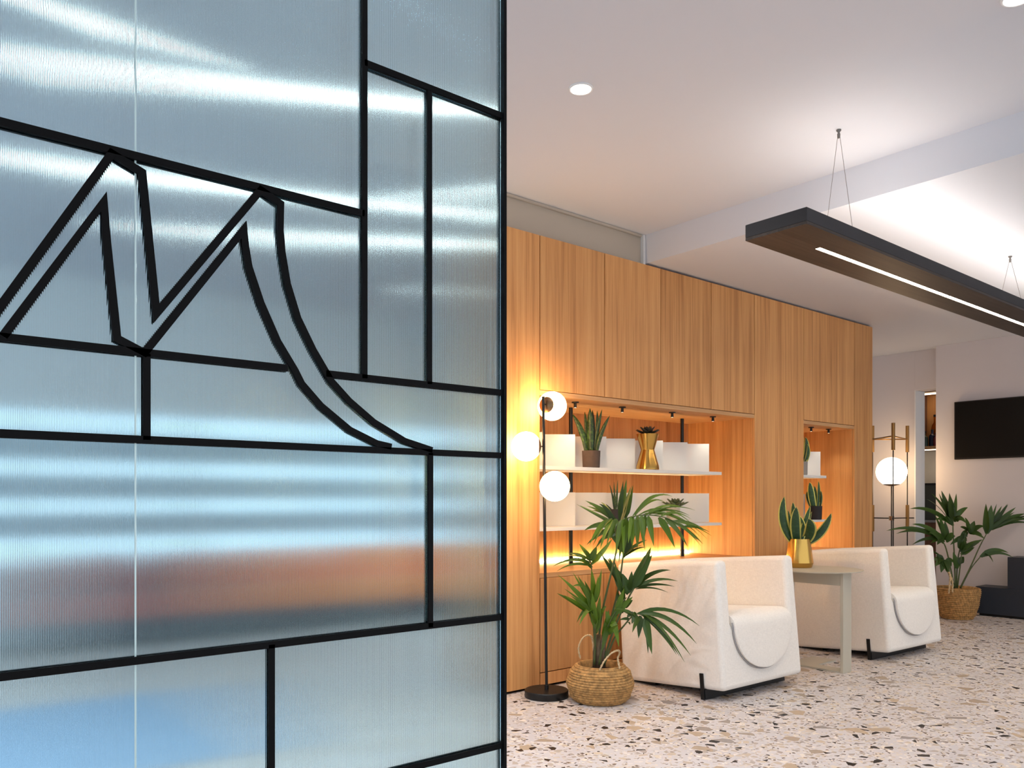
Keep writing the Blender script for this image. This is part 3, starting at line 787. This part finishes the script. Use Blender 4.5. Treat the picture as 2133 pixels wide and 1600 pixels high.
# main arching frond
frond(palm, [(1243, 1385, 0), (1252, 1290, 0), (1268, 1215, -.02), (1285, 1140, -.04), (1283, 1098, -.06), (1300, 1082, -.10), (1340, 1073, -.14), (1385, 1078, -.18), (1425, 1098, -.20)], [
    (1268, 1085, 1228, 1135, 1.2, .05, -.05), (1277, 1083, 1250, 1145, 1.3, .05, -.06), (1286, 1082, 1271, 1125, 1.3, .04, -.05), (1296, 1082, 1283, 1155, 1.5, .04, -.06), (1306, 1079, 1297, 1162, 1.6, .03, -.07), (1318, 1077, 1317, 1140, 1.5, .02, -.05), (1328, 1075, 1328, 1142, 1.6, .02, -.05), (1336, 1074, 1341, 1133, 1.5, .02, -.06), (1344, 1073, 1340, 1130, 1.3, .02, -.02),
    (1350, 1075, 1362, 1138, 1.5, .02, -.06), (1372, 1078, 1406, 1142, 1.6, .03, -.05), (1385, 1080, 1432, 1138, 1.3, .03, -.05), (1400, 1086, 1470, 1105, .8, .03, .02), (1402, 1088, 1455, 1128, .8, .03, -.02), (1410, 1092, 1464, 1133, .7, .02, 0), (1420, 1097, 1478, 1108, .6, .02, .05),
    (1318, 1075, 1400, 1034, .7, .09, .10), (1330, 1073, 1445, 1095, .6, .11, .08), (1340, 1072, 1458, 1118, .6, .10, .10), (1322, 1074, 1372, 1030, .7, .05, .12), (1352, 1072, 1436, 1074, .6, .05, .12), (1362, 1073, 1450, 1100, .6, .05, .10), (1345, 1073, 1420, 1056, .6, .05, .15), (1375, 1076, 1440, 1082, .7, .05, .1)], D1, 'palm_leaf', (.0062, .0022))
# upright frond behind
frond(palm, [(1250, 1385, .03), (1270, 1300, .05), (1287, 1230, .06), (1297, 1165, .06), (1299, 1120, .05), (1290, 1085, .04)], [
    (1293, 1095, 1305, 998, 1.4, 0, .05), (1292, 1090, 1315, 1012, 1.5, -.01, .02), (1290, 1085, 1298, 1002, 1.2, 0, .02), (1296, 1140, 1255, 1090, 2.2, .0, -.03), (1300, 1150, 1320, 1085, 2.6, .0, -.05), (1288, 1090, 1219, 1043, 1.5, .02, .06), (1286, 1092, 1228, 1050, 1.2, .04, .02), (1285, 1095, 1208, 1053, .9, .0, .08), (1285, 1100, 1248, 1050, 1.2, .05, .0), (1284, 1102, 1217, 1105, 1.6, .05, -.04), (1286, 1100, 1222, 1135, 1.2, .04, -.03), (1298, 1160, 1348, 1125, .9, .03, .05), (1298, 1163, 1345, 1140, .8, .03, .04), (1286, 1110, 1246, 1130, 1.5, .02, 0), (1297, 1150, 1276, 1110, 2.0, 0, 0), (1302, 1080, 1318, 1020, 1.4, 0, .03)], D1, 'palm_leaf_dark', (.0062, .003))
# small left frond in front of the niche base
frond(palm, [(1240, 1380, .02), (1236, 1290, .03), (1232, 1220, .03), (1232, 1178, .02), (1226, 1162, .0)], [
    (1231, 1172, 1152, 1180, .8, .05, .03), (1231, 1170, 1182, 1153, .7, .03, .03), (1230, 1166, 1216, 1145, 1.9, 0, .0), (1231, 1168, 1243, 1138, 1.7, 0, .0), (1232, 1176, 1276, 1122, 1.4, -.01, .02), (1232, 1180, 1190, 1168, .7, .03, .0), (1232, 1185, 1205, 1165, .8, .02, -.03), (1232, 1180, 1160, 1190, .6, .05, .0)], D1, 'palm_leaf', (.005, .002))
# left low frond
frond(palm, [(1238, 1385, -.02), (1240, 1330, -.03), (1238, 1280, -.05), (1234, 1250, -.06)], [
    (1236, 1272, 1169, 1203, 1.4, .01, -.03), (1236, 1280, 1160, 1236, 1.2, .01, -.02), (1236, 1278, 1175, 1240, 1.1, .0, -.05), (1238, 1265, 1204, 1200, 1.3, .0, -.05), (1236, 1250, 1232, 1187, 1.8, 0, -.04), (1240, 1255, 1246, 1200, 1.6, 0, -.02), (1238, 1270, 1207, 1302, 1.4, .06, -.05), (1239, 1290, 1222, 1248, 1.3, .0, -.03), (1240, 1310, 1234, 1235, 1.8, 0, -.05), (1242, 1320, 1250, 1240, 1.6, 0, -.03), (1236, 1245, 1192, 1222, .9, .06, .03), (1240, 1300, 1225, 1265, 1.2, 0, 0), (1241, 1300, 1262, 1262, 1.3, .02, .03), (1238, 1262, 1218, 1210, 1.2, 0, 0)], D1, 'palm_leaf', (.0055, .0025))
# right upper frond
frond(palm, [(1256, 1385, .0), (1272, 1330, -.01), (1292, 1280, -.02), (1312, 1240, -.03), (1322, 1222, -.03), (1335, 1190, -.03), (1352, 1148, -.02)], [
    (1320, 1225, 1356, 1140, 2.6, -.01, .03), (1322, 1222, 1397, 1188, 1.2, .05, .0), (1322, 1225, 1412, 1211, .9, .05, -.04), (1322, 1225, 1405, 1222, .7, .03, -.02), (1310, 1235, 1297, 1195, 2.0, 0, .0), (1312, 1232, 1316, 1190, 1.6, 0, .02), (1308, 1238, 1250, 1150, 1.5, -.01, .06), (1300, 1240, 1268, 1158, 1.6, -.01, .05), (1312, 1235, 1293, 1212, 2.2, 0, 0), (1298, 1265, 1318, 1250, 1.5, 0, -.02), (1316, 1232, 1280, 1180, 1.4, 0, .04), (1294, 1275, 1285, 1230, 1.6, 0, .02)], D1, 'palm_leaf_dark', (.006, .003))
# right low frond over the chair
frond(palm, [(1258, 1385, -.03), (1280, 1330, -.06), (1300, 1303, -.10), (1318, 1283, -.12), (1330, 1279, -.13), (1342, 1285, -.14)], [
    (1326, 1279, 1457, 1304, .9, .10, -.05), (1332, 1280, 1451, 1341, 1.2, .10, -.06), (1336, 1281, 1439, 1366, 1.3, .07, -.08), (1340, 1284, 1410, 1365, 1.2, .04, -.08), (1343, 1286, 1358, 1363, 1.9, .02, -.08), (1334, 1283, 1330, 1330, 1.7, .02, -.04), (1327, 1281, 1316, 1300, 1.5, .02, -.02), (1320, 1282, 1306, 1287, 1.4, .02, .0), (1312, 1290, 1290, 1292, .7, .01, 0), (1308, 1296, 1312, 1302, .6, .01, -.02), (1318, 1282, 1288, 1272, 1.0, .02, .05)], D1, 'palm_leaf_dark', (.0055, .0025))
# centre low leaves
frond(palm, [(1248, 1385, -.05), (1256, 1340, -.07), (1268, 1300, -.08), (1290, 1262, -.08), (1305, 1245, -.06)], [
    (1272, 1300, 1289, 1348, 1.7, .08, -.06), (1268, 1305, 1254, 1358, 1.5, .04, -.05), (1280, 1280, 1318, 1243, 1.6, 0, -.02), (1284, 1275, 1300, 1226, 1.5, 0, -.02), (1270, 1300, 1262, 1272, 1.4, 0, 0), (1275, 1290, 1306, 1258, 1.4, .04, 0), (1262, 1320, 1284, 1310, 1.2, 0, 0), (1266, 1310, 1290, 1265, 1.7, 0, 0), (1258, 1335, 1268, 1270, 1.6, 0, .02)], D1, 'palm_leaf', (.0055, .0025))
mb = MB()
for dx, w in ((-.028, .012), (-.012, .015), (.004, .012), (.02, .010), (-.02, .010)):
    b = c + Vector((_rt[0] * dx, _rt[1] * dx, .155)); mb.tube([b, b + Vector((0, 0, .10)), b + Vector((_rt[0] * .01, _rt[1] * .01, .19))], [w, w * .85, w * .4], 8)
mb.build('trunk_base', 'stem_brown', palm, smooth=True)

# --- far palm by the TV wall
D2 = 7.15
c = on_d(1993, 1040, D2); c.z = 0
palm2 = thing('potted_palm', c, 'dark green palm in tapered woven basket against the TV wall', 'potted palm')
bk = basket(palm2, c, [(0, .125), (.05, .150), (.14, .172), (.24, .185), (.27, .183)], 16, 50, .011, .5)
handle(bk, [on_d(1976, 1236, 6.98), on_d(1979, 1205, 6.97), on_d(1977, 1193, 6.98), on_d(1984, 1212, 6.97), on_d(1984, 1234, 6.97)], .007)
L2 = lambda *a: a
frond(palm2, [(1990, 1225, 0), (1988, 1160, .0), (1985, 1100, .0), (1987, 1065, -.02)], [(1984, 1090, 1961, 1022, 1.5, 0, .05), (1984, 1085, 1978, 1030, 1.7, .0, 0), (1985, 1080, 1992, 1028, 1.5, 0, 0), (1983, 1088, 1940, 1028, 1.3, .04, 0), (1980, 1090, 1930, 1040, 1.3, .06, -.05), (1980, 1092, 1895, 1060, 1.2, .10, -.08), (1978, 1092, 1925, 1062, 1.2, .06, 0), (1986, 1085, 2003, 1062, 1.2, .02, 0), (1988, 1080, 2016, 1057, 1.2, .03, .03), (1987, 1085, 2012, 1090, 1.6, .06, -.05), (1984, 1095, 1950, 1082, 1.4, .05, -.05)], D2, 'palm_leaf_dark', (.008, .004), .02)
frond(palm2, [(1988, 1225, -.03), (1975, 1160, -.05), (1965, 1130, -.08), (1950, 1118, -.10)], [(1966, 1128, 1900, 1092, 1.2, .08, -.05), (1966, 1126, 1846, 1106, 1.0, .12, -.05), (1962, 1124, 1866, 1112, .9, .10, -.05), (1968, 1125, 1957, 1075, 1.5, 0, -.05), (1970, 1125, 1968, 1085, 1.8, 0, 0), (1966, 1130, 1935, 1110, 1.5, .05, -.08), (1972, 1130, 1985, 1110, 1.6, .03, -.03), (1968, 1128, 1900, 1135, .9, .08, -.05), (1963, 1122, 1952, 1135, 1.2, .02, -.05)], D2, 'palm_leaf_dark', (.007, .004), .02)
frond(palm2, [(1992, 1225, .02), (1996, 1160, .03), (2010, 1115, .02), (2020, 1098, .0)], [(2018, 1110, 2010, 1078, 2.0, .02, 0), (2020, 1110, 2030, 1085, 1.5, 0, 0), (2020, 1112, 2052, 1097, 1.4, .05, 0), (2020, 1112, 2046, 1114, 1.2, .03, 0), (2015, 1105, 2000, 1098, 1.3, .01, 0), (2012, 1118, 1995, 1138, 1.8, .04, -.04), (2016, 1112, 2000, 1125, 1.6, .04, 0)], D2, 'palm_leaf_dark', (.007, .004), .02)
frond(palm2, [(1994, 1225, .0), (2000, 1180, -.02), (2003, 1152, -.02)], [(2001, 1148, 2046, 1125, 1.3, .02, 0), (2001, 1150, 2040, 1130, 1.2, .02, -.03), (2003, 1148, 2010, 1120, 1.6, 0, 0), (2003, 1145, 1996, 1120, 1.4, 0, 0), (1998, 1175, 2008, 1160, 1.4, .02, 0), (2001, 1155, 2030, 1140, 1.2, .0, 0), (1994, 1185, 1985, 1150, 1.8, 0, 0)], D2, 'palm_leaf_dark', (.007, .004), .02)
frond(palm2, [(2000, 1225, .03), (2022, 1180, .05), (2040, 1140, .06), (2056, 1110, .06)], [(2056, 1112, 2065, 1052, 1.9, 0, 0), (2057, 1110, 2072, 1062, 1.3, 0, .03), (2060, 1108, 2087, 1054, .9, .02, .02), (2062, 1106, 2100, 1051, 1.0, .02, 0), (2064, 1104, 2116, 1057, 1.1, .02, 0), (2066, 1102, 2136, 1070, 1.4, .04, -.03), (2066, 1104, 2140, 1082, 1.0, .06, -.05), (2066, 1103, 2150, 1092, .7, .08, -.03)], D2, 'palm_leaf_dark', (.007, .004), .02)
frond(palm2, [(2001, 1225, .02), (2022, 1185, .0), (2042, 1160, -.01)], [(2041, 1160, 2101, 1152, 1.3, .08, -.03), (2050, 1152, 2069, 1172, 1.2, .04, -.03)], D2, 'palm_leaf_dark', (.006, .004), .018)
frond(palm2, [(1986, 1225, -.05), (1974, 1190, -.08), (1964, 1168, -.10)], [(1966, 1166, 1948, 1180, 1.6, .03, -.03), (1966, 1166, 1960, 1193, 1.8, .02, -.05), (1968, 1166, 1972, 1192, 1.6, .02, -.05), (1970, 1168, 1982, 1180, 1.4, .03, 0), (1966, 1166, 1944, 1168, 1.3, .03, 0), (1962, 1166, 1950, 1158, 1.2, .02, 0)], D2, 'palm_leaf_dark', (.006, .004), .02)

# ------------------------------------------------------------------ armchairs
def armchair(x0, y0, rz, label):
    W, Dp, H, ta, tb, zs = 0.70, 0.72, 0.672, 0.085, 0.11, 0.335
    t = thing('armchair', (x0, y0, 0), label, 'armchair', 'ivory armchairs along the oak wall')
    al = math.radians(4.6)
    T = Matrix.Translation((x0, y0, 0)) @ Matrix.Rotation(rz, 4, 'Z') @ Matrix.Translation((0, 0, 0.062)) @ Matrix.Rotation(-al, 4, 'X')
    xs = [0, ta, W - ta, W]; ys = [0, Dp - tb, Dp]; zz = [0, zs, H]
    solid = lambda i, j, k: 0 <= i < 3 and 0 <= j < 2 and 0 <= k < 2 and not (i == 1 and j == 0 and k == 1)
    mb = MB(); mb.M = T; idx = {}
    def V(i, j, k):
        if (i, j, k) not in idx:
            # outer sides flare a little towards the base, front leans back
            z = zz[k]; fl = 0.012 * (1 - z / H); x = xs[i]
            if i == 0: x -= fl
            if i == 3: x += fl
            idx[(i, j, k)] = mb._add([(x, ys[j], z)])
        return idx[(i, j, k)]
    for i in range(3):
        for j in range(2):
            for k in range(2):
                if not solid(i, j, k): continue
                for (di, dj, dk), q in (((-1, 0, 0), ((0, 0, 0), (0, 0, 1), (0, 1, 1), (0, 1, 0))), ((1, 0, 0), ((1, 0, 0), (1, 1, 0), (1, 1, 1), (1, 0, 1))), ((0, -1, 0), ((0, 0, 0), (1, 0, 0), (1, 0, 1), (0, 0, 1))), ((0, 1, 0), ((0, 1, 0), (0, 1, 1), (1, 1, 1), (1, 1, 0))), ((0, 0, -1), ((0, 0, 0), (0, 1, 0), (1, 1, 0), (1, 0, 0))), ((0, 0, 1), ((0, 0, 1), (1, 0, 1), (1, 1, 1), (0, 1, 1)))):
                    if not solid(i + di, j + dj, k + dk):
                        mb.f.append(tuple(V(i + a, j + b, k + c_) for a, b, c_ in q))
    mb.build('shell', 'ivory_fabric', t, smooth=True, bevel=0.026, segs=5, autosm=50)
    # seat cushion folding over the front into a rounded tongue
    zt = zs + 0.052; R = 0.07; off = 0.022; hw = (W - 2 * ta) / 2 - 0.006; path = []
    y_back = Dp - tb - 0.004
    for k in range(8): path.append((y_back + (R - off - y_back) * k / 8, zt))
    for k in range(9):
        a = math.pi / 2 * k / 8; path.append((R - off - R * math.sin(a), zt - R + R * math.cos(a)))
    z_top = zt - R; z_bot = 0.085
    nf = 22
    for k in range(1, nf + 1): path.append((-off, z_top + (z_bot - z_top) * (1 - math.cos(math.pi / 2 * k / nf)) if False else z_top + (z_bot - z_top) * math.sin(math.pi / 2 * k / nf)))
    nx = 20; rows = []
    mb = MB(); mb.M = T
    for y, z in path:
        if z >= z_top: w = hw
        else:
            u = (z_top - z) / (z_top - z_bot); w = hw * math.sqrt(max(0, 1 - u ** 2.1)) if u < 1 else 0
        w = max(w, 0.004)
        vs = []
        for j in range(nx + 1):
            s = -1 + 2 * j / nx; puff = 0.010 * (1 - s ** 4) * min(1, w / hw + .2)
            yy, zz_ = y, z
            if z >= zt - 1e-6: zz_ += puff
            else: yy -= puff * 0.6
            vs.append((W / 2 + s * w, yy, zz_))
        rows.append(mb._add(vs))
    for a, b in zip(rows, rows[1:]):
        for j in range(nx): mb.f.append((a + j, a + j + 1, b + j + 1, b + j)[::-1])
    o = mb.build('seat_cushion', 'ivory_fabric', t, smooth=True)
    md = o.modifiers.new('solid', 'SOLIDIFY'); md.thickness = 0.05; md.offset = -1; md.use_rim = True
    md = o.modifiers.new('bevel', 'BEVEL'); md.width = 0.006; md.segments = 2; md.limit_method = 'ANGLE'; md.angle_limit = math.radians(50)
    outl = []
    for y, z in path:
        if z < z_top + .03:
            u = min(1, max(0, (z_top - z) / (z_top - z_bot))); outl.append((hw * math.sqrt(max(0, 1 - u ** 2.1)), y, z))
    pts_ = [T @ Vector((W / 2 - w - .003, min(y + .016, -.002), z - .004 * (w < .15))) for w, y, z in outl] + [T @ Vector((W / 2 + w + .003, min(y + .016, -.002), z - .004 * (w < .15))) for w, y, z in reversed(outl)]
    MB().tube(pts_, .0042, 6).build('piping', 'piping_grey', t, smooth=True)
    # black blade legs and cross plate
    for xa, xb in ((-0.019, -0.0125), (W + 0.0125, W + 0.019)):
        mb = MB(); mb.M = T; mb.prism([(xa, -0.052), (xb, -0.052), (xb, 0.085), (xa, 0.085)], 0.125, 0.147); mb.build('leg', 'black_metal', t)
    mb = MB(); mb.M = T; mb.box((-0.0125, 0.120, -0.049), (W + 0.0125, 0.147, -0.001)); mb.build('cross_plate', 'black_metal', t)
    mb = MB(); mb.M = T; mb.box((0.03, 0.50, -0.018), (W - 0.03, 0.66, -0.001)); mb.build('rear_glide', 'black_metal', t)
    return t
armchair(3.49, 2.504, math.radians(-0.8), 'ivory boxy armchair nearest the palm, with palm shadows on its side')
armchair(5.185, 2.462, math.radians(-2.2), 'ivory boxy armchair between side table and the TV wall')

# ------------------------------------------------------------------ side table with vase
TZ = 0.612
t = thing('side_table', (4.7, 2.6, 0), 'round-topped sand metal side table between the two armchairs', 'side table')
tc = on_d(1702, 1040, 5.10)
mb = MB().lathe([(0, TZ - .006), (.268, TZ - .006), (.27, TZ - .003), (.27, TZ), (0, TZ + .0001)], (tc.x, tc.y, 0), 64); mb.build('table_top', 'sand_metal', t, smooth=True, autosm=35)
B((4.640, 2.488, 0.0), (4.738, 2.508, TZ - .0065)).build('leg', 'sand_metal', t, bevel=0.0015, segs=1)
B((4.640, 2.5085, TZ - 0.085), (4.652, 2.93, TZ - .0065)).build('apron', 'sand_metal', t)
B((4.640, 2.5085, 0.0), (4.738, 2.71, 0.010)).build('base_bar', 'sand_metal', t)
B((4.640, 2.7105, 0.0), (4.96, 2.87, 0.010)).build('base_bar', 'sand_metal', t)
B((4.72, 2.8705, 0.0), (4.738, 2.93, TZ - .0065)).build('leg', 'sand_metal', t)
c = on_d(1665, 1040, 5.22); c.z = TZ + .0006; dd = 5.22
t = thing('snake_plant_in_vase', c, 'yellow-edged snake plant in tapered gold vase on side table', 'potted plant')
MB().lathe([(0, 0), (.076, 0), (.078, .003), (.0865, .030), (.0865, .034), (.066, .183), (.0625, .183), (.07, .12), (0, .12)], c, 48).build('vase', 'gold', t, smooth=True, autosm=12)
MB().lathe([(.066, .150), (0, .158)], c, 24).build('soil', 'soil', t)
for tx, ty, bx, W, bow, o in ((1634, 1034, -.035, .036, (-.075, -.03), -.02), (1652, 1046, -.02, .028, (-.005, 0), .05), (1659, 1056, -.015, .042, (-.02, 0), -.05), (1641, 1062, -.03, .016, (.0, 0), .04), (1688, 1054, .01, .024, (-.02, -.03), .03), (1691, 1066, .02, .016, (-.02, -.03), .05), (1684, 1080, .03, .046, (.055, .0), -.06), (1732, 1069, .03, .034, (.03, -.065), -.03), (1662, 1072, -.0, .028, (.05, .0), .03)):
    leaf_to(t, c + Vector((_rt[0] * bx, _rt[1] * bx, 0.155)), (tx, ty), dd + o, W, bow, 'snake_leaf_gold', n=14)

# ------------------------------------------------------------------ far corner: cage lamp, TV, stepped block, bar
gc = on_d(1857, 983, 7.86); c = Vector((gc.x, gc.y, 0))
t = thing('cage_floor_lamp', c, 'slim brass and black frame floor lamp with one large glowing globe', 'floor lamp')
R2 = 0.14; ca = math.radians(148)
MB().lathe([(R2 * math.sin(ca * k / 24), R2 * math.cos(ca * k / 24)) for k in range(25)], gc, 36).build('globe_shade', 'globe_far', t, smooth=True)
MB().lathe([(R2 * .54, -R2 * .845), (R2 * .5, -R2 * .90), (.02, -R2 * .99), (0, -R2 * .99)], gc, 30).build('globe_holder', 'brass_dark', t, smooth=True)
MB().tube([c + Vector((0, 0, .01)), gc - Vector((0, 0, R2 * .98))], .0055, 10).build('stem', 'black_metal', t, smooth=True)
MB().lathe([(0, 0), (.12, 0), (.12, .012), (0, .012)], c, 32).build('base', 'black_metal', t)
legs = [on_d(1860.5, 1040, 7.60), on_d(1890, 1040, 8.00), on_d(1817.5, 1040, 8.02)]
zt_, zl_ = EYE + (1040 - 912) * 7.8 / F, EYE - (1080 - 1040) * 7.8 / F
for k, q in enumerate(legs):
    d = depth(q); top = EYE + (1040 - (881 if k == 0 else 887)) * d / F; s1 = EYE + (1040 - (938 if k == 0 else 942)) * d / F
    MB().tube([(q.x, q.y, 0), (q.x, q.y, s1)], .0055, 8).build('leg', 'black_metal', t, smooth=True)
    MB().tube([(q.x, q.y, s1), (q.x, q.y, top)], .0165, 14).build('sleeve', 'brass_sleeve', t, smooth=True, autosm=40)
    if k: MB().tube([(q.x, q.y, EYE - 67 * d / F), (q.x, q.y, EYE - 12 * d / F)], .0165, 14).build('sleeve', 'brass_sleeve', t, smooth=True, autosm=40)
for k in range(3):
    a, b = legs[k], legs[(k + 1) % 3]
    MB().tube([(a.x, a.y, zt_), (b.x, b.y, zt_)], .008 if k == 2 else .006, 8).build('top_rail', 'brass_sleeve', t, smooth=True)
for q in legs:
    MB().tube([(c.x, c.y, zl_), (q.x, q.y, zl_)], .0055, 8).build('lower_rail', 'black_metal', t, smooth=True)
e = on_d(1904, 1040, 7.98); MB().tube([(legs[1].x, legs[1].y, zl_), (e.x, e.y, zl_)], .0055, 8).build('lower_rail', 'black_metal', t, smooth=True)
MB().tube([(c.x, c.y, zl_ - .02), (c.x, c.y, zl_ + .02)], .024, 14).build('hub', 'brass_dark', t, smooth=True, autosm=40)

t = thing('television', (XT - .02, 2.76, 1.42), 'wide black switched-off television mounted on the end wall', 'television')
B((XT - .045, 2.27, 1.424), (XT - .012, 3.245, 1.968)).build('casing', 'black_metal', t, bevel=.003, segs=1)
B((XT - .0465, 2.282, 1.438), (XT - .0452, 3.233, 1.958)).build('screen', 'screen', t)
B((XT - .0118, 2.55, 1.55), (XT - .0005, 2.95, 1.85)).build('wall_mount', 'black_metal', t)

t = thing('stepped_block', (7.93, 2.6, 0), 'dark navy stepped low block against the end wall', 'cabinet')
B((7.92, 1.2, .022), (XT - .0005, 2.988, .262)).build('lower_block', 'navy_lacquer', t, bevel=.002, segs=1)
B((7.92, 1.2, .2625), (XT - .0005, 2.727, .540)).build('upper_block', 'navy_lacquer', t, bevel=.002, segs=1)
B((7.945, 1.22, 0), (XT - .0005, 2.965, .0215)).build('plinth', 'black_metal', t)

# bar corner seen through the opening
XBk = 9.35
struct(B((XBk, 2.4, 0), (XBk + .1, 5.6, ZL - .001)).build('wall_bar', 'marble'))
bx0, by0, by1 = 9.0, 3.2, 4.55
t = thing('bar_shelf_cabinet', (bx0, 3.8, 1.62), 'open oak bar shelf with bottles, seen through wall opening', 'shelf')
B((bx0, by0, 1.585), (XBk - .001, by1, 1.62)).build('shelf_board', 'oak_edge', t)
B((bx0 + .01, by0 + .01, 1.578), (bx0 + .05, by1 - .01, 1.5845)).build('led_strip', 'bar_led', t)
for y in (4.02, 4.42): B((bx0, y, 1.6205), (XBk - .001, y + .02, 2.2)).build('divider', 'brown_veneer', t)
B((bx0, by0, 2.2005), (XBk - .001, by1, 2.225)).build('shelf_board', 'oak_edge', t)
B((XBk - .02, by0, 1.6205), (XBk - .001, by1, 2.2)).build('back_board', 'oak', t)
B((bx0 + .1, by0 + .02, 2.19), (bx0 + .14, by1 - .02, 2.2)).build('led_strip', 'bar_led', t)
def bottle(px, d, h, r, mat, label):
    q = on_d(px, 1040, d); q.z = 1.6205
    t = thing('bottle', q, label, 'bottle', 'bottles on the bar shelf')
    MB().lathe([(0, 0), (r, .001), (r, h * .6), (r * .8, h * .68), (r * .35, h * .76), (r * .33, h * .95), (0, h * .95)], q, 18).build('body', mat, t, smooth=True, autosm=40)
    MB().lathe([(r * .4, h * .93), (r * .42, h), (0, h)], q, 14).build('cap', 'black_metal', t, smooth=True, autosm=40)
bottle(1926, 8.86, .17, .035, 'bottle_green', 'short dark green bottle left of the bar shelf divider')
bottle(1942, 8.85, .19, .034, 'bottle_blue', 'dark blue bottle right of the bar shelf divider')
bottle(1947.5, 8.93, .36, .036, 'bottle_amber', 'tall amber bottle with black cap on bar shelf')
bottle(1950.5, 8.80, .15, .03, 'bottle_red', 'short red bottle at the right end of bar shelf')
t = thing('bar_counter', (bx0, 3.8, 0), 'brown bar counter with dark glass appliance below the bar shelf', 'counter')
B((bx0, by0, 0), (XBk - .001, by1, .80)).build('body', 'brown_veneer', t)
B((bx0 - .01, by0, .8005), (XBk - .001, by1, .825)).build('counter_top', 'steel', t)
B((bx0, by0, .826), (XBk - .002, by1, 1.20)).build('appliance_door', 'oven_glass', t)
B((bx0 - .004, by0, 1.2005), (XBk - .002, by1, 1.222)).build('appliance_rail', 'black_metal', t)

# ------------------------------------------------------------------ far room furniture behind the glass
def sofa(x0, x1, y0, mat, label):
    t = thing('sofa', ((x0 + x1) / 2, y0, 0), label, 'sofa')
    B((x0, y0 + .02, .05), (x1, y0 + .55, .20)).build('base', 'navy_lacquer', t, bevel=.01)
    B((x0 + .12, y0 - .01, .2005), (x1 - .12, y0 + .42, .38)).build('seat_cushion', mat, t, bevel=.03)
    B((x0 + .12, y0 + .36, .3805), (x1 - .12, y0 + .55, .64)).build('backrest', mat, t, bevel=.03)
    for a in (x0, x1 - .118): B((a, y0, .2005), (a + .118, y0 + .55, .50)).build('arm', mat, t, bevel=.03)
    for a in (x0 + .06, x1 - .1):
        for b in (y0 + .06, y0 + .45): B((a, b, 0), (a + .04, b + .04, .0495)).build('leg', 'black_metal', t)
sofa(1.7, 4.6, 6.2, 'orange_fabric', 'long orange sofa blurred behind right half of the reeded glass')
sofa(0.35, 1.6, 6.2, 'rust_fabric', 'rust red sofa blurred behind left half of the reeded glass')
floor_patch = B((-1.5, 3.35, 0.0005), (1.15, 4.7, 0.012)).build('floor_patch', 'patch_blue', None, bevel=.004)  # thin grey-blue slab laid on the floor
tag(floor_patch, 'grey-blue patch on pale floor behind the lower reeded glass', 'floor_patch')

for o in list(bpy.data.objects):
    if '_o' in o: del o['_o']
